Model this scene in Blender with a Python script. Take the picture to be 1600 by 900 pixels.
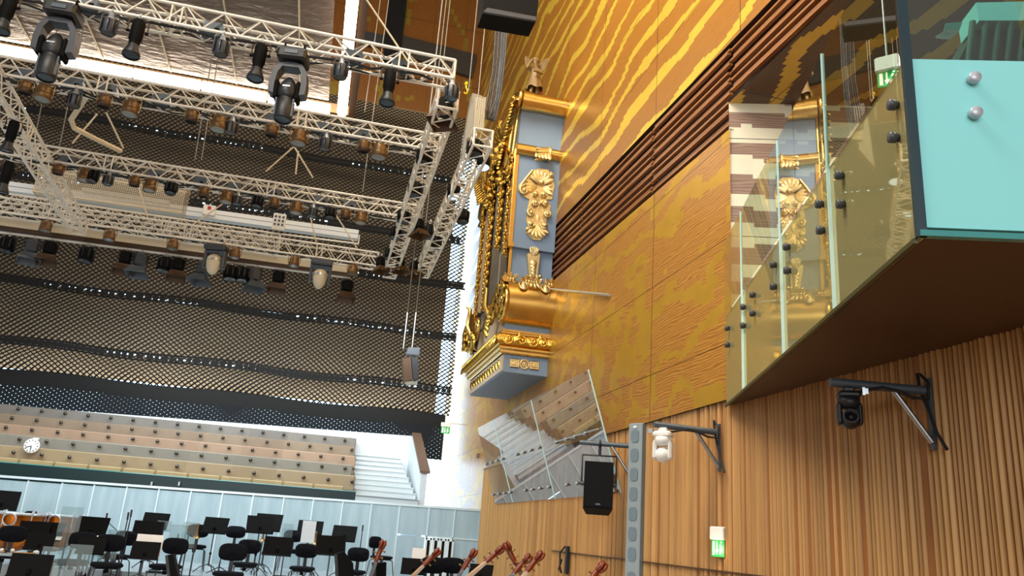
import bpy, bmesh, math, random
from mathutils import Vector, Matrix, Euler
random.seed(7)
for o in list(bpy.data.objects): bpy.data.objects.remove(o)
S = bpy.context.scene
COL = S.collection
R_ = math.radians

# ------------------------------------------------------------------ camera
CAMP = Vector((0, 0, 1.25)); FPX = 1250.0
YAW, PITCH, ROLL = 0.22333476, 0.299474818, 0.0749883119
_f = Vector((math.sin(YAW)*math.cos(PITCH), math.cos(YAW)*math.cos(PITCH), math.sin(PITCH)))
_r0 = Vector((math.cos(YAW), -math.sin(YAW), 0)); _u0 = _r0.cross(_f)
CR = math.cos(ROLL)*_r0 + math.sin(ROLL)*_u0
CU = -math.sin(ROLL)*_r0 + math.cos(ROLL)*_u0
cd = bpy.data.cameras.new('camera'); cam = bpy.data.objects.new('camera', cd); COL.objects.link(cam)
cam.matrix_world = Matrix(((CR.x, CU.x, -_f.x, CAMP.x), (CR.y, CU.y, -_f.y, CAMP.y), (CR.z, CU.z, -_f.z, CAMP.z), (0, 0, 0, 1)))
cd.sensor_width = 36; cd.lens = 36*FPX/1600; cd.clip_end = 200; cd.clip_start = .05
S.camera = cam

# ------------------------------------------------------------------ world, lights, exposure
vs = S.view_settings
vs.view_transform = 'Standard'; vs.look = 'None'; vs.gamma = 1; vs.use_curve_mapping = False
vs.exposure = 0.0
W = bpy.data.worlds.new('hall_ambient'); S.world = W; W.use_nodes = True
bgn = W.node_tree.nodes['Background']; bgn.inputs[0].default_value = (1.0, .95, .88, 1); bgn.inputs[1].default_value = 0.42

def area(name, loc, aim, sx, sy, power, col):
    l = bpy.data.lights.new(name, 'AREA'); l.shape = 'RECTANGLE'; l.size = sx; l.size_y = sy; l.energy = power; l.color = col
    o = bpy.data.objects.new(name, l); COL.objects.link(o); o.location = loc
    o.rotation_euler = (Vector(aim)-Vector(loc)).to_track_quat('-Z', 'Y').to_euler(); return o
area('rear_window_daylight', (-4, -14, 7), (0, 10, 3.5), 14, 9, 2150, (.93, .97, 1))
area('ceiling_light_warm', (-3.5, 5.5, 15.5), (2.8, 9, 4), 6, 9, 4100, (1, .91, .76))
area('stage_fill', (-3, 17.2, 5.3), (-2.2, 19.4, 0), 11, 1.4, 560, (.80, .93, 1))  # cool lamp added under the trusses to brighten stage wall and floor
area('stair_fill', (-1.5, 21.2, 5.9), (-1.2, 24.4, 2.0), 9, 1.0, 330, (.86, .96, 1))  # no window here: lamp added over the benches to brighten stairs and parapet
area('curtain_fill', (-3.4, 24.98, 3.5), (-3.4, 25.3, 9), 14, .12, 640, (1, .97, .91))  # lamp added behind the net to brighten the blind from below
area('viewing_box_fill', (6.0, 5.0, 5.9), (5.2, 5.6, 3), 1.2, 1.2, 80, (1, .82, .55))  # warm lamp added because the niche interior came out dark

# ------------------------------------------------------------------ helpers
def ray(x, y): return CR*((x-800)/FPX) - CU*((y-450)/FPX) + _f
def at(x, y, ax, val):
    d = ray(x, y); t = (val-CAMP[ax])/d[ax]; return CAMP + d*t
def lin(h):
    if isinstance(h, str):
        h = [int(h[i:i+2], 16)/255 for i in (0, 2, 4)]
        return tuple(c/12.92 if c <= .04045 else ((c+.055)/1.055)**2.4 for c in h)
    return tuple(h)

class MB:
    def __init__(s): s.v = []; s.f = []; s.sm = []
    def add(s, vs_, fs, smooth=False):
        n = len(s.v); s.v += [Vector(v) for v in vs_]; s.f += [tuple(i+n for i in f) for f in fs]; s.sm += [smooth]*len(fs); return s
    def box(s, c, d, rot=None):
        c = Vector(c); h = [x/2 for x in d]
        P = [Vector((x*h[0], y*h[1], z*h[2])) for x in (-1, 1) for y in (-1, 1) for z in (-1, 1)]
        if rot is not None: P = [rot @ p for p in P]
        return s.add([c+p for p in P], [(0, 1, 3, 2), (4, 6, 7, 5), (0, 4, 5, 1), (2, 3, 7, 6), (0, 2, 6, 4), (1, 5, 7, 3)])
    def cbox(s, c, d, b=.01, rot=None):     # box with chamfered vertical/horizontal edges
        c = Vector(c); hx, hy, hz = d[0]/2, d[1]/2, d[2]/2; b = min(b, hx*.9, hy*.9, hz*.9)
        prof = [(-hx+b, -hy), (hx-b, -hy), (hx, -hy+b), (hx, hy-b), (hx-b, hy), (-hx+b, hy), (-hx, hy-b), (-hx, -hy+b)]
        V = []
        for z, k in ((-hz, 1), (-hz+b, 0), (hz-b, 0), (hz, 1)):
            for x, y in prof:
                sx = (abs(x)-b*k)/abs(x) if abs(x) > 1e-9 else 1; sy = (abs(y)-b*k)/abs(y) if abs(y) > 1e-9 else 1
                V.append(Vector((x*sx, y*sy, z)))
        F = [tuple(range(7, -1, -1)), tuple(range(24, 32))]
        for k in range(3):
            for i in range(8): F.append((k*8+i, k*8+(i+1) % 8, k*8+8+(i+1) % 8, k*8+8+i))
        if rot is not None: V = [rot @ v for v in V]
        return s.add([c+v for v in V], F)
    def tube(s, pts, r, n=8, caps=True, smooth=True):
        pts = [Vector(p) for p in pts]; m = len(pts)
        rs = r if isinstance(r, (list, tuple)) else [r]*m
        V = []; up = None
        for i, p in enumerate(pts):
            d = (pts[min(i+1, m-1)]-pts[max(i-1, 0)])
            d = d.normalized() if d.length > 1e-9 else Vector((0, 0, 1))
            if up is None:
                up = Vector((0, 0, 1)) if abs(d.z) < .9 else Vector((1, 0, 0))
            a = d.cross(up); a = a.normalized() if a.length > 1e-6 else d.orthogonal().normalized()
            b = a.cross(d).normalized(); up = b
            for k in range(n):
                t = 2*math.pi*k/n; V.append(p + (a*math.cos(t)+b*math.sin(t))*rs[i])
        F = []
        for i in range(m-1):
            for k in range(n): F.append((i*n+k, i*n+(k+1) % n, (i+1)*n+(k+1) % n, (i+1)*n+k))
        s.add(V, F, smooth)
        if caps:
            s.add([V[k] for k in range(n)], [tuple(range(n-1, -1, -1))]); s.add([V[(m-1)*n+k] for k in range(n)], [tuple(range(n))])
        return s
    def lathe(s, prof, n=20, M=None, smooth=True, ang=2*math.pi):   # prof: (r, z)
        M = M or Matrix.Identity(4); full = abs(ang-2*math.pi) < 1e-6; c = n if full else n+1
        V = [M @ Vector((r*math.cos(ang*k/n), r*math.sin(ang*k/n), z)) for r, z in prof for k in range(c)]
        F = []
        for i in range(len(prof)-1):
            for k in range(n):
                k2 = (k+1) % c; F.append((i*c+k, i*c+k2, (i+1)*c+k2, (i+1)*c+k))
        return s.add(V, F, smooth)
    def ball(s, c, r, n=10, M=None):
        r = (r, r, r) if not isinstance(r, (tuple, list)) else r
        m = n//2+1; V = []; c = Vector(c)
        for i in range(m+1):
            th = math.pi*i/m
            for k in range(n):
                ph = 2*math.pi*k/n; p = Vector((r[0]*math.sin(th)*math.cos(ph), r[1]*math.sin(th)*math.sin(ph), r[2]*math.cos(th)))
                V.append(c + (M @ p if M is not None else p))
        F = [(i*n+k, (i+1)*n+k, (i+1)*n+(k+1) % n, i*n+(k+1) % n) for i in range(m) for k in range(n)]
        return s.add(V, F, True)
    def prism(s, poly, off, smooth=False):          # 3-D polygon extruded by vector
        n = len(poly); off = Vector(off); P = [Vector(p) for p in poly]
        s.add(P+[p+off for p in P], [tuple(range(n-1, -1, -1)), tuple(range(n, 2*n))])
        return s.add(P+[p+off for p in P], [(i, (i+1) % n, n+(i+1) % n, n+i) for i in range(n)], smooth)
    def sheet(s, A, B, smooth=True):        # strip between two polylines
        n = len(A); return s.add(list(A)+list(B), [(i, i+1, n+i+1, n+i) for i in range(n-1)], smooth)
    def quad(s, a, b, c, d): return s.add([a, b, c, d], [(0, 1, 2, 3)])
    def torus(s, c, R, r, M=None, n=20, m=8):
        c = Vector(c); V = []
        for i in range(n):
            for k in range(m):
                a = 2*math.pi*i/n; b = 2*math.pi*k/m
                p = Vector(((R+r*math.cos(b))*math.cos(a), (R+r*math.cos(b))*math.sin(a), r*math.sin(b)))
                V.append(c+(M @ p if M is not None else p))
        return s.add(V, [(i*m+k, ((i+1) % n)*m+k, ((i+1) % n)*m+(k+1) % m, i*m+(k+1) % m) for i in range(n) for k in range(m)], True)
    # ---- carving
    def leaf(s, o, d, nrm, L, Wd, curl=.35, lobes=4):
        o = Vector(o); d = Vector(d).normalized(); nrm = Vector(nrm).normalized(); w = d.cross(nrm).normalized(); N = 9; V = []
        for i in range(N):
            t = i/(N-1); wid = Wd*(math.sin(math.pi*(t*.86+.14))**.7)*(.72+.28*abs(math.cos(lobes*math.pi*t)))
            h = .30*Wd*math.sin(math.pi*t)+curl*L*t*t*.5
            c = o+d*(L*t*(1-.12*curl*t))+nrm*h
            for k, q in ((-1, -.22), (-.5, .10), (0, -.02), (.5, .10), (1, -.22)): V.append(c+w*(wid*k)+nrm*(Wd*q))
        F = [(i*5+k, i*5+k+1, i*5+k+6, i*5+k+5) for i in range(N-1) for k in range(4)]
        # underside
        V2 = [v-nrm*(.16*Wd+.004) for v in V]; s.add(V, F, True)
        return s.add(V2, [f[::-1] for f in F], True)
    def spiral(s, c, u, v, r0, turns=1.6, tr=.02, n=26, a0=0, hand=1, lift=0.0):
        c = Vector(c); u = Vector(u); v = Vector(v); nn = u.cross(v); P = []; Q = []
        for i in range(n):
            t = i/(n-1); a = a0+hand*2*math.pi*turns*t; r = r0*(1-.86*t)
            P.append(c+u*(r*math.cos(a))+v*(r*math.sin(a))+nn*(lift*t)); Q.append(tr*(1-.45*t))
        s.tube(P, Q, 6); return s.ball(P[-1], tr*1.5, 6)
    def build(s, name, mat, parent=None, world=False, at_=None):
        me = bpy.data.meshes.new(name)
        off = Vector((0, 0, 0))
        if world and parent is not None:
            off = Vector(parent.location); q = parent
            while q.parent: q = q.parent; off += Vector(q.location)
        elif at_ is not None: off = Vector(at_)
        me.from_pydata([v-off for v in s.v], [], s.f); me.polygons.foreach_set('use_smooth', s.sm)
        me.materials.append(mat); me.validate(); me.update()
        bm = bmesh.new(); bm.from_mesh(me); bmesh.ops.recalc_face_normals(bm, faces=bm.faces); bm.to_mesh(me); bm.free()
        o = bpy.data.objects.new(name, me); COL.objects.link(o)
        if parent is not None: o.parent = parent
        if at_ is not None: o.location = at_
        return o

def tag(o, label=None, cat=None, group=None, kind=None):
    if label: o['label'] = label
    if cat: o['category'] = cat
    if group: o['group'] = group
    if kind: o['kind'] = kind
    return o
def struct(name, mb, mat, parent=None):
    o = mb.build(name, mat, parent, world=parent is not None)
    if parent is None: o['kind'] = 'structure'
    return o
def empty(name, loc, label, cat, group=None, rot=(0, 0, 0)):
    o = bpy.data.objects.new(name, None); COL.objects.link(o); o.location = loc; o.rotation_euler = rot
    o.empty_display_size = .1
    return tag(o, label, cat, group)
KIDS = {}
def kids(o): return [c for c in COL.objects if c.parent == o]
def copy_tree(o, loc=None, rot=None, label=None, group=None, scale=None, parent=None):
    c = o.copy(); COL.objects.link(c)
    if parent is not None: c.parent = parent
    if loc is not None: c.location = loc
    if rot is not None: c.rotation_euler = rot
    if scale is not None: c.scale = (scale,)*3
    if label: c['label'] = label
    if group: c['group'] = group
    if o.name not in KIDS: KIDS[o.name] = kids(o)
    for ch in KIDS[o.name]: copy_tree(ch, parent=c)
    return c
class Proto:
    """first use moves the original, later uses copy it"""
    def __init__(s, o): s.o = o; s.used = False
    def put(s, loc, rot, label, group, scale=1.0):
        if not s.used:
            s.used = True; o = s.o; o.location = loc; o.rotation_euler = rot; o.scale = (scale,)*3; o['label'] = label
            if group: o['group'] = group
            return o
        return copy_tree(s.o, loc, rot, label, group, scale)
ORD = ['first', 'second', 'third', 'fourth', 'fifth', 'sixth', 'seventh', 'eighth', 'ninth', 'tenth', 'eleventh', 'twelfth', 'thirteenth', 'fourteenth', 'fifteenth', 'sixteenth']

# ------------------------------------------------------------------ materials
def M_(name, col, rough=.5, metal=0, spec=.5, emit=None, estr=0, bump=None, vary=None):
    m = bpy.data.materials.new(name); m.use_nodes = True; nt = m.node_tree; b = nt.nodes['Principled BSDF']
    c = lin(col); b.inputs['Base Color'].default_value = (*c, 1); b.inputs['Roughness'].default_value = rough
    b.inputs['Metallic'].default_value = metal; b.inputs['Specular IOR Level'].default_value = spec
    if emit: b.inputs['Emission Color'].default_value = (*lin(emit), 1); b.inputs['Emission Strength'].default_value = estr
    if bump or vary:
        tc = nt.nodes.new('ShaderNodeTexCoord'); no = nt.nodes.new('ShaderNodeTexNoise'); no.inputs['Scale'].default_value = (bump or vary)[0]; no.inputs['Detail'].default_value = 4
        nt.links.new(tc.outputs['Object'], no.inputs['Vector'])
    if bump:
        bp = nt.nodes.new('ShaderNodeBump'); bp.inputs['Strength'].default_value = bump[1]; bp.inputs['Distance'].default_value = .02
        nt.links.new(no.outputs['Fac'], bp.inputs['Height']); nt.links.new(bp.outputs['Normal'], b.inputs['Normal'])
    if vary:
        mx = nt.nodes.new('ShaderNodeMix'); mx.data_type = 'RGBA'
        mx.inputs['A'].default_value = (*[x*(1-vary[1]) for x in c], 1); mx.inputs['B'].default_value = (*[min(1, x*(1+vary[1])) for x in c], 1)
        nt.links.new(no.outputs['Fac'], mx.inputs['Factor']); nt.links.new(mx.outputs['Result'], b.inputs['Base Color'])
    return m
class NT:
    def __init__(s, m): s.m = m; s.t = m.node_tree; s.b = s.t.nodes.get('Principled BSDF'); s.out = s.t.nodes['Material Output']
    def n(s, typ, **kw):
        x = s.t.nodes.new('ShaderNode'+typ)
        for k, v in kw.items(): setattr(x, k, v)
        return x
    def l(s, a, b): s.t.links.new(a, b)
    def setv(s, sock, v):
        if hasattr(v, 'is_output') or isinstance(v, bpy.types.NodeSocket): s.l(v, sock)
        else: sock.default_value = v
    def math(s, op, a, b=0.0, c=0.0):
        x = s.n('Math', operation=op); s.setv(x.inputs[0], a); s.setv(x.inputs[1], b); s.setv(x.inputs[2], c); return x.outputs[0]
    def xyz(s):
        tc = s.n('TexCoord'); sp = s.n('SeparateXYZ'); s.l(tc.outputs['Object'], sp.inputs[0]); return sp.outputs
    def comb(s, x, y, z):
        c = s.n('CombineXYZ'); s.setv(c.inputs[0], x); s.setv(c.inputs[1], y); s.setv(c.inputs[2], z); return c.outputs[0]
    def noise(s, vec, scale=1, detail=2, rough=.5):
        x = s.n('TexNoise'); s.l(vec, x.inputs['Vector']); x.inputs['Scale'].default_value = scale; x.inputs['Detail'].default_value = detail; x.inputs['Roughness'].default_value = rough
        return x.outputs['Fac']
    def mixc(s, f, a, b):
        x = s.n('Mix', data_type='RGBA'); s.setv(x.inputs['Factor'], f)
        for k, v in (('A', a), ('B', b)):
            if isinstance(v, tuple): x.inputs[k].default_value = (*v, 1)
            else: s.l(v, x.inputs[k])
        return x.outputs['Result']
    def step(s, v, lo, hi):
        x = s.n('MapRange', clamp=True); s.setv(x.inputs[0], v); x.inputs[1].default_value = lo; x.inputs[2].default_value = hi; return x.outputs[0]

def gold_wood(name, wood_a, wood_b, gold, freq, amp, cut, cy, cz, jax=('Y', 'Z'), gr=.32, seed=0.0, nsc=(.22, .42), bend=0.0):
    """veneer wall with stepped gold-leaf grain marks; coordinates run along the wall"""
    m = M_(name, 'a06a30', .38); t = NT(m); X, Y, Z = t.xyz(); c = {'X': X, 'Y': Y, 'Z': Z}
    u, v = c[jax[0]], c[jax[1]]
    us = t.math('MULTIPLY', t.math('FLOOR', t.math('DIVIDE', u, cy)), cy); vsn = t.math('MULTIPLY', t.math('FLOOR', t.math('DIVIDE', v, cz)), cz)
    vec = t.comb(t.math('MULTIPLY', us, nsc[0]), t.math('MULTIPLY', vsn, nsc[1]), seed)
    w = t.noise(vec, 1.0, 3, .55)
    ph = t.math('ADD', t.math('ADD', t.math('MULTIPLY', vsn, freq), t.math('MULTIPLY', w, amp)), t.math('MULTIPLY', us, bend))
    fr = t.math('FRACT', ph)
    wid = t.math('MULTIPLY_ADD', t.noise(t.comb(t.math('MULTIPLY', us, .35), t.math('MULTIPLY', vsn, .8), seed+5), 1.0, 1), .5, cut-.25)
    isg = t.math('LESS_THAN', fr, wid)
    # fine wood grain
    wv = t.n('TexWave', wave_type='BANDS', bands_direction='Z'); t.l(t.comb(t.math('MULTIPLY', u, .16), 0.0, t.math('MULTIPLY', v, 1.0)), wv.inputs['Vector'])
    wv.inputs['Scale'].default_value = 9; wv.inputs['Distortion'].default_value = 14; wv.inputs['Detail'].default_value = 3; wv.inputs['Detail Scale'].default_value = .8
    gn = t.noise(t.comb(t.math('MULTIPLY', u, 2.5), 0.0, t.math('MULTIPLY', v, 60.0)), 1.0, 2)
    g = t.math('MULTIPLY_ADD', gn, .35, t.math('MULTIPLY', wv.outputs['Fac'], .75))
    wood = t.mixc(t.step(g, .1, .9), lin(wood_a), lin(wood_b))
    # panel joints
    ju = t.math('LESS_THAN', t.math('FRACT', t.math('DIVIDE', u, 2.44)), .006); jv = t.math('LESS_THAN', t.math('FRACT', t.math('DIVIDE', t.math('ADD', v, .25), 1.22)), .007)
    joint = t.math('MAXIMUM', ju, jv)
    gcol = t.mixc(t.noise(t.comb(u, v, 0.0), 3.0, 3), lin(gold), tuple(x*.72 for x in lin(gold)))
    col = t.mixc(isg, wood, gcol); col = t.mixc(joint, col, lin('2a180a'))
    t.l(col, t.b.inputs['Base Color']); t.l(t.math('MULTIPLY', isg, .4), t.b.inputs['Metallic'])
    t.setv(t.b.inputs['Roughness'], t.math('MULTIPLY_ADD', isg, gr-.36, .36))
    return m
MAT = {}
MAT['wall_gold'] = gold_wood('gold_leaf_veneer', '8c5b1c', 'ab732d', 'f9d552', 1.75, 4.0, .30, .15, .03, seed=1.3, nsc=(.2, .36), bend=.06)
MAT['wall_low'] = gold_wood('gold_leaf_veneer_lower', '905e22', 'b78236', 'cfa034', 1.05, 5.5, .40, .10, .02, seed=4.1, nsc=(.5, .7), bend=.1, gr=.4)
MAT['wall_end'] = gold_wood('dark_veneer_end', '7a4a18', '94602a', 'b0923c', .5, 3.2, .24, .05, .16, jax=('Z', 'X'), seed=2.2, nsc=(.3, .35))
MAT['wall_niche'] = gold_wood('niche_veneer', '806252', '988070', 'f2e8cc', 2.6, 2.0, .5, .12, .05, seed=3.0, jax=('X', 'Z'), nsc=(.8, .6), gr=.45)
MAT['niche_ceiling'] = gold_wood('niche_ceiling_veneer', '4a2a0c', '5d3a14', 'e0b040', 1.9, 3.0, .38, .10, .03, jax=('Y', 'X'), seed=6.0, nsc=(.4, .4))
MAT['gold'] = M_('gold_leaf', 'f2bf58', .25, 1.0, bump=(38, .35), vary=(7, .22))
MAT['gold_smooth'] = M_('burnished_gold', 'e2bb6c', .27, 1.0, vary=(5, .15))
MAT['gold_pale'] = M_('pale_gold_leaf', 'e8cf94', .34, .9, bump=(55, .3), vary=(12, .2))
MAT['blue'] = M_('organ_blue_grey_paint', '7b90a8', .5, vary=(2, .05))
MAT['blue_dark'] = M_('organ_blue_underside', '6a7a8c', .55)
MAT['cream'] = M_('organ_cream_paint', 'b09a80', .5)
MAT['pipe'] = M_('tin_organ_pipe', '8f887c', .35, .8, vary=(4, .15))
MAT['black'] = M_('matt_black', '040405', .7, spec=.15)
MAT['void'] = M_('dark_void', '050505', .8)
MAT['cast'] = M_('black_housing', '1b1c20', .45, vary=(9, .2))
MAT['grey_dark'] = M_('dark_grey_housing', '43464c', .4, .2)
MAT['greyblue'] = M_('grey_blue_enamel', '4c565f', .4, .1)
MAT['alu'] = M_('aluminium_truss', 'e8e2d6', .4, .25)
MAT['steel'] = M_('brushed_steel', 'a7a9aa', .3, .9)
MAT['silver'] = M_('silver_fitting', 'c6ccd2', .3, .7)
MAT['tan'] = M_('tan_bronze_can', '6e5230', .4, .45, vary=(9, .2))
MAT['brown_can'] = M_('brown_can', '4a321d', .45, .2)
MAT['lens'] = M_('glass_lens', '7d7a70', .12, 0, 1.0)
MAT['lens_dark'] = M_('dark_lamp_lens', '222224', .15, 0, .6)
MAT['lens_blue'] = M_('lit_blue_lens', 'cfe4f4', .1, emit='cfe6ff', estr=1.2)
MAT['red'] = M_('red_trim', 'b02030', .4)
MAT['yellow'] = M_('yellow_hook', 'e8b80c', .4)
MAT['white'] = M_('white_plastic', 'e6e4de', .4)
MAT['white_matt'] = M_('white_plaster', 'dfe6ea', .6)
MAT['stone'] = M_('pale_stair_board', 'cfd6d8', .5, vary=(5, .06))
MAT['beam'] = M_('cream_metal_duct', 'd6c8ac', .5, .1)
MAT['teal'] = M_('teal_glass_and_reflection', '93dedd', .06, 0, .6)  # end face: rear window's reflection put into the teal; counter top shares it
MAT['teal_edge'] = M_('glass_edge_green', '3f8f8c', .1, 0, .8)
MAT['glass_edge'] = M_('pale_glass_edge', 'bfe0dc', .15, 0, .8)
MAT['soffit'] = M_('brown_soffit_board', '4c3119', .5, vary=(1.5, .12))
MAT['floor'] = M_('pale_stage_floor', 'cdd3d6', .25)
MAT['riser'] = M_('grey_riser_floor', '9aa6ac', .22)
MAT['hall_floor'] = M_('hall_floor_wood', '6e5540', .5)
MAT['wood_bass'] = M_('varnished_bass', '7a2f0e', .25, vary=(9, .3))
MAT['wood_neck'] = M_('maple_neck', 'c9955a', .35)
MAT['ebony'] = M_('ebony', '15110f', .35)
MAT['copper'] = M_('copper_bowl', 'c06a20', .25, .9)
MAT['brass'] = M_('dull_brass', '9a7c50', .35, .8)
MAT['paper'] = M_('sheet_music_paper', 'eeeae6', .6)
MAT['fabric'] = M_('charcoal_fabric', '111218', .95, spec=.15)
MAT['handrail'] = M_('brown_rail', '6f5648', .5)
MAT['knob'] = M_('dark_steel_knob', '5b5752', .25, .9)
MAT['statue'] = M_('carved_statue_wood', '7d6238', .5, .1, bump=(30, .3))
MAT['statue_red'] = M_('red_painted_wood', '9a4a34', .6)
MAT['cord'] = M_('grey_wire_rope', '8d887e', .5, .3)
MAT['cable'] = M_('black_cable', '101010', .6)
def oak_slats():
    m = M_('oak_slats', 'b98a58', .5); t = NT(m); X, Y, Z = t.xyz()
    cell = t.math('FLOOR', t.math('DIVIDE', Y, .05)); wn = t.n('TexWhiteNoise', noise_dimensions='1D'); t.l(cell, wn.inputs['W'])
    g = t.noise(t.comb(0.0, t.math('MULTIPLY', Y, 36.0), t.math('MULTIPLY', Z, 1.2)), 1.0, 4, .6)
    f = t.math('MULTIPLY_ADD', wn.outputs['Value'], .35, t.math('MULTIPLY', g, .6))
    col = t.mixc(t.step(f, .05, .85), lin('8f6430'), lin('cf9f60'))
    dk = t.math('COMPARE', X, .004, .0015)         # recessed boards between the half-round slats are redder
    t.l(t.mixc(dk, col, lin('9c6430')), t.b.inputs['Base Color'])
    return m
MAT['oak'] = oak_slats()
def louvre():
    m = M_('louvre_wood', '8a4a22', .35); t = NT(m); X, Y, Z = t.xyz()
    g = t.noise(t.comb(0.0, t.math('MULTIPLY', Y, .6), t.math('MULTIPLY', Z, 22.0)), 1.0, 2)
    t.l(t.mixc(g, lin('5c2c12'), lin('b57c48')), t.b.inputs['Base Color']); return m
MAT['louvre'] = louvre()
def bench_mat(name, a, b):
    m = M_(name, a, .5); t = NT(m); X, Y, Z = t.xyz()
    wn = t.n('TexWhiteNoise', noise_dimensions='1D'); t.l(t.math('FLOOR', t.math('DIVIDE', X, 1.05)), wn.inputs['W'])
    f = t.math('MULTIPLY_ADD', t.noise(t.comb(X, 0.0, Z), 4.0, 3), .5, t.math('MULTIPLY', wn.outputs['Value'], .6))
    t.l(t.mixc(f, lin(a), lin(b)), t.b.inputs['Base Color']); return m
def ribbed_alu():
    m = M_('ribbed_aluminium_panel', 'a9c0c9', .42, .35); t = NT(m); X, Y, Z = t.xyz()
    s = t.math('SINE', t.math('MULTIPLY', X, 260.0)); bp = t.n('Bump'); bp.inputs['Strength'].default_value = .25; bp.inputs['Distance'].default_value = .004
    t.l(s, bp.inputs['Height']); t.l(bp.outputs['Normal'], t.b.inputs['Normal'])
    n = t.noise(t.comb(t.math('MULTIPLY', X, 6.0), 0.0, t.math('MULTIPLY', Z, .8)), 1.0, 3)
    t.l(t.mixc(n, lin('8fabb6'), lin('c2d4da')), t.b.inputs['Base Color']); return m
MAT['ribbed'] = ribbed_alu()
def glass_mat(name, tint, refl, opac=0.0, ocol='ffffff'):
    m = bpy.data.materials.new(name); m.use_nodes = True; t = NT(m); t.t.nodes.remove(t.b)
    tr = t.n('BsdfTransparent'); tr.inputs[0].default_value = (*lin(tint), 1)
    gl = t.n('BsdfGlossy'); gl.inputs['Roughness'].default_value = .0; gl.inputs['Color'].default_value = (1, 1, 1, 1)
    mx = t.n('MixShader'); fr = t.n('LayerWeight'); fr.inputs['Blend'].default_value = .35
    t.l(t.math('MULTIPLY_ADD', fr.outputs['Fresnel'], .55, refl), mx.inputs[0]); t.l(tr.outputs[0], mx.inputs[1]); t.l(gl.outputs[0], mx.inputs[2])
    if opac:
        d = t.n('BsdfDiffuse'); d.inputs[0].default_value = (*lin(ocol), 1); m2 = t.n('MixShader'); m2.inputs[0].default_value = opac
        t.l(mx.outputs[0], m2.inputs[1]); t.l(d.outputs[0], m2.inputs[2]); t.l(m2.outputs[0], t.out.inputs[0])
    else: t.l(mx.outputs[0], t.out.inputs[0])
    return m
MAT['glass'] = glass_mat('clear_balustrade_glass', 'd8ead8', .22)
MAT['glass_screen'] = glass_mat('clear_acrylic', 'eef6f6', .08, .10, 'c8dde4')
MAT['glass_rail'] = glass_mat('dark_green_glass', '6f9a90', .25)
def reflector():
    m = bpy.data.materials.new('reflecting_glass_sheet'); m.use_nodes = True; t = NT(m); t.t.nodes.remove(t.b)
    tr = t.n('BsdfTransparent'); tr.inputs[0].default_value = (.82, .80, .80, 1); gl = t.n('BsdfGlossy'); gl.inputs['Roughness'].default_value = .015
    mx = t.n('MixShader'); mx.inputs[0].default_value = .5; t.l(tr.outputs[0], mx.inputs[1]); t.l(gl.outputs[0], mx.inputs[2]); t.l(mx.outputs[0], t.out.inputs[0]); return m
MAT['reflector'] = reflector()
def gold_panel():
    m = bpy.data.materials.new('gold_backed_glass'); m.use_nodes = True; t = NT(m); t.t.nodes.remove(t.b)
    d = t.n('BsdfDiffuse'); d.inputs[0].default_value = (*lin('9a9468'), 1); gl = t.n('BsdfGlossy'); gl.inputs['Roughness'].default_value = .02; gl.inputs['Color'].default_value = (*lin('e2dcba'), 1)
    mx = t.n('MixShader'); mx.inputs[0].default_value = .48; t.l(d.outputs[0], mx.inputs[1]); t.l(gl.outputs[0], mx.inputs[2]); t.l(mx.outputs[0], t.out.inputs[0]); return m
MAT['gold_panel'] = gold_panel()
def window_mat():
    m = bpy.data.materials.new('daylit_corrugated_glass'); m.use_nodes = True; t = NT(m); t.t.nodes.remove(t.b); X, Y, Z = t.xyz()
    e = t.n('Emission'); n = t.noise(t.comb(t.math('MULTIPLY', X, 1.2), 0.0, t.math('MULTIPLY', Z, .35)), 1.0, 2)
    t.l(t.mixc(n, lin('9ad0f4'), lin('e2f4ff')), e.inputs[0]); e.inputs[1].default_value = 5.0; t.l(e.outputs[0], t.out.inputs[0]); return m
MAT['window'] = window_mat()
def tube_mat():
    m = bpy.data.materials.new('warm_white_tube'); m.use_nodes = True; t = NT(m); t.t.nodes.remove(t.b); e = t.n('Emission')
    e.inputs[0].default_value = (1, .84, .66, 1); e.inputs[1].default_value = 16; t.l(e.outputs[0], t.out.inputs[0]); return m
MAT['tube'] = tube_mat()
def canopy_mat():
    m = M_('taupe_canopy_membrane', '705f52', .35, .25); t = NT(m); X, Y, Z = t.xyz()
    n = t.noise(t.comb(t.math('MULTIPLY', X, 1.4), t.math('MULTIPLY', Y, 3.2), 0.0), 1.0, 4, .6); bp = t.n('Bump'); bp.inputs['Strength'].default_value = .5; bp.inputs['Distance'].default_value = .12
    t.l(n, bp.inputs['Height']); t.l(bp.outputs['Normal'], t.b.inputs['Normal']); return m
MAT['canopy'] = canopy_mat()
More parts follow.
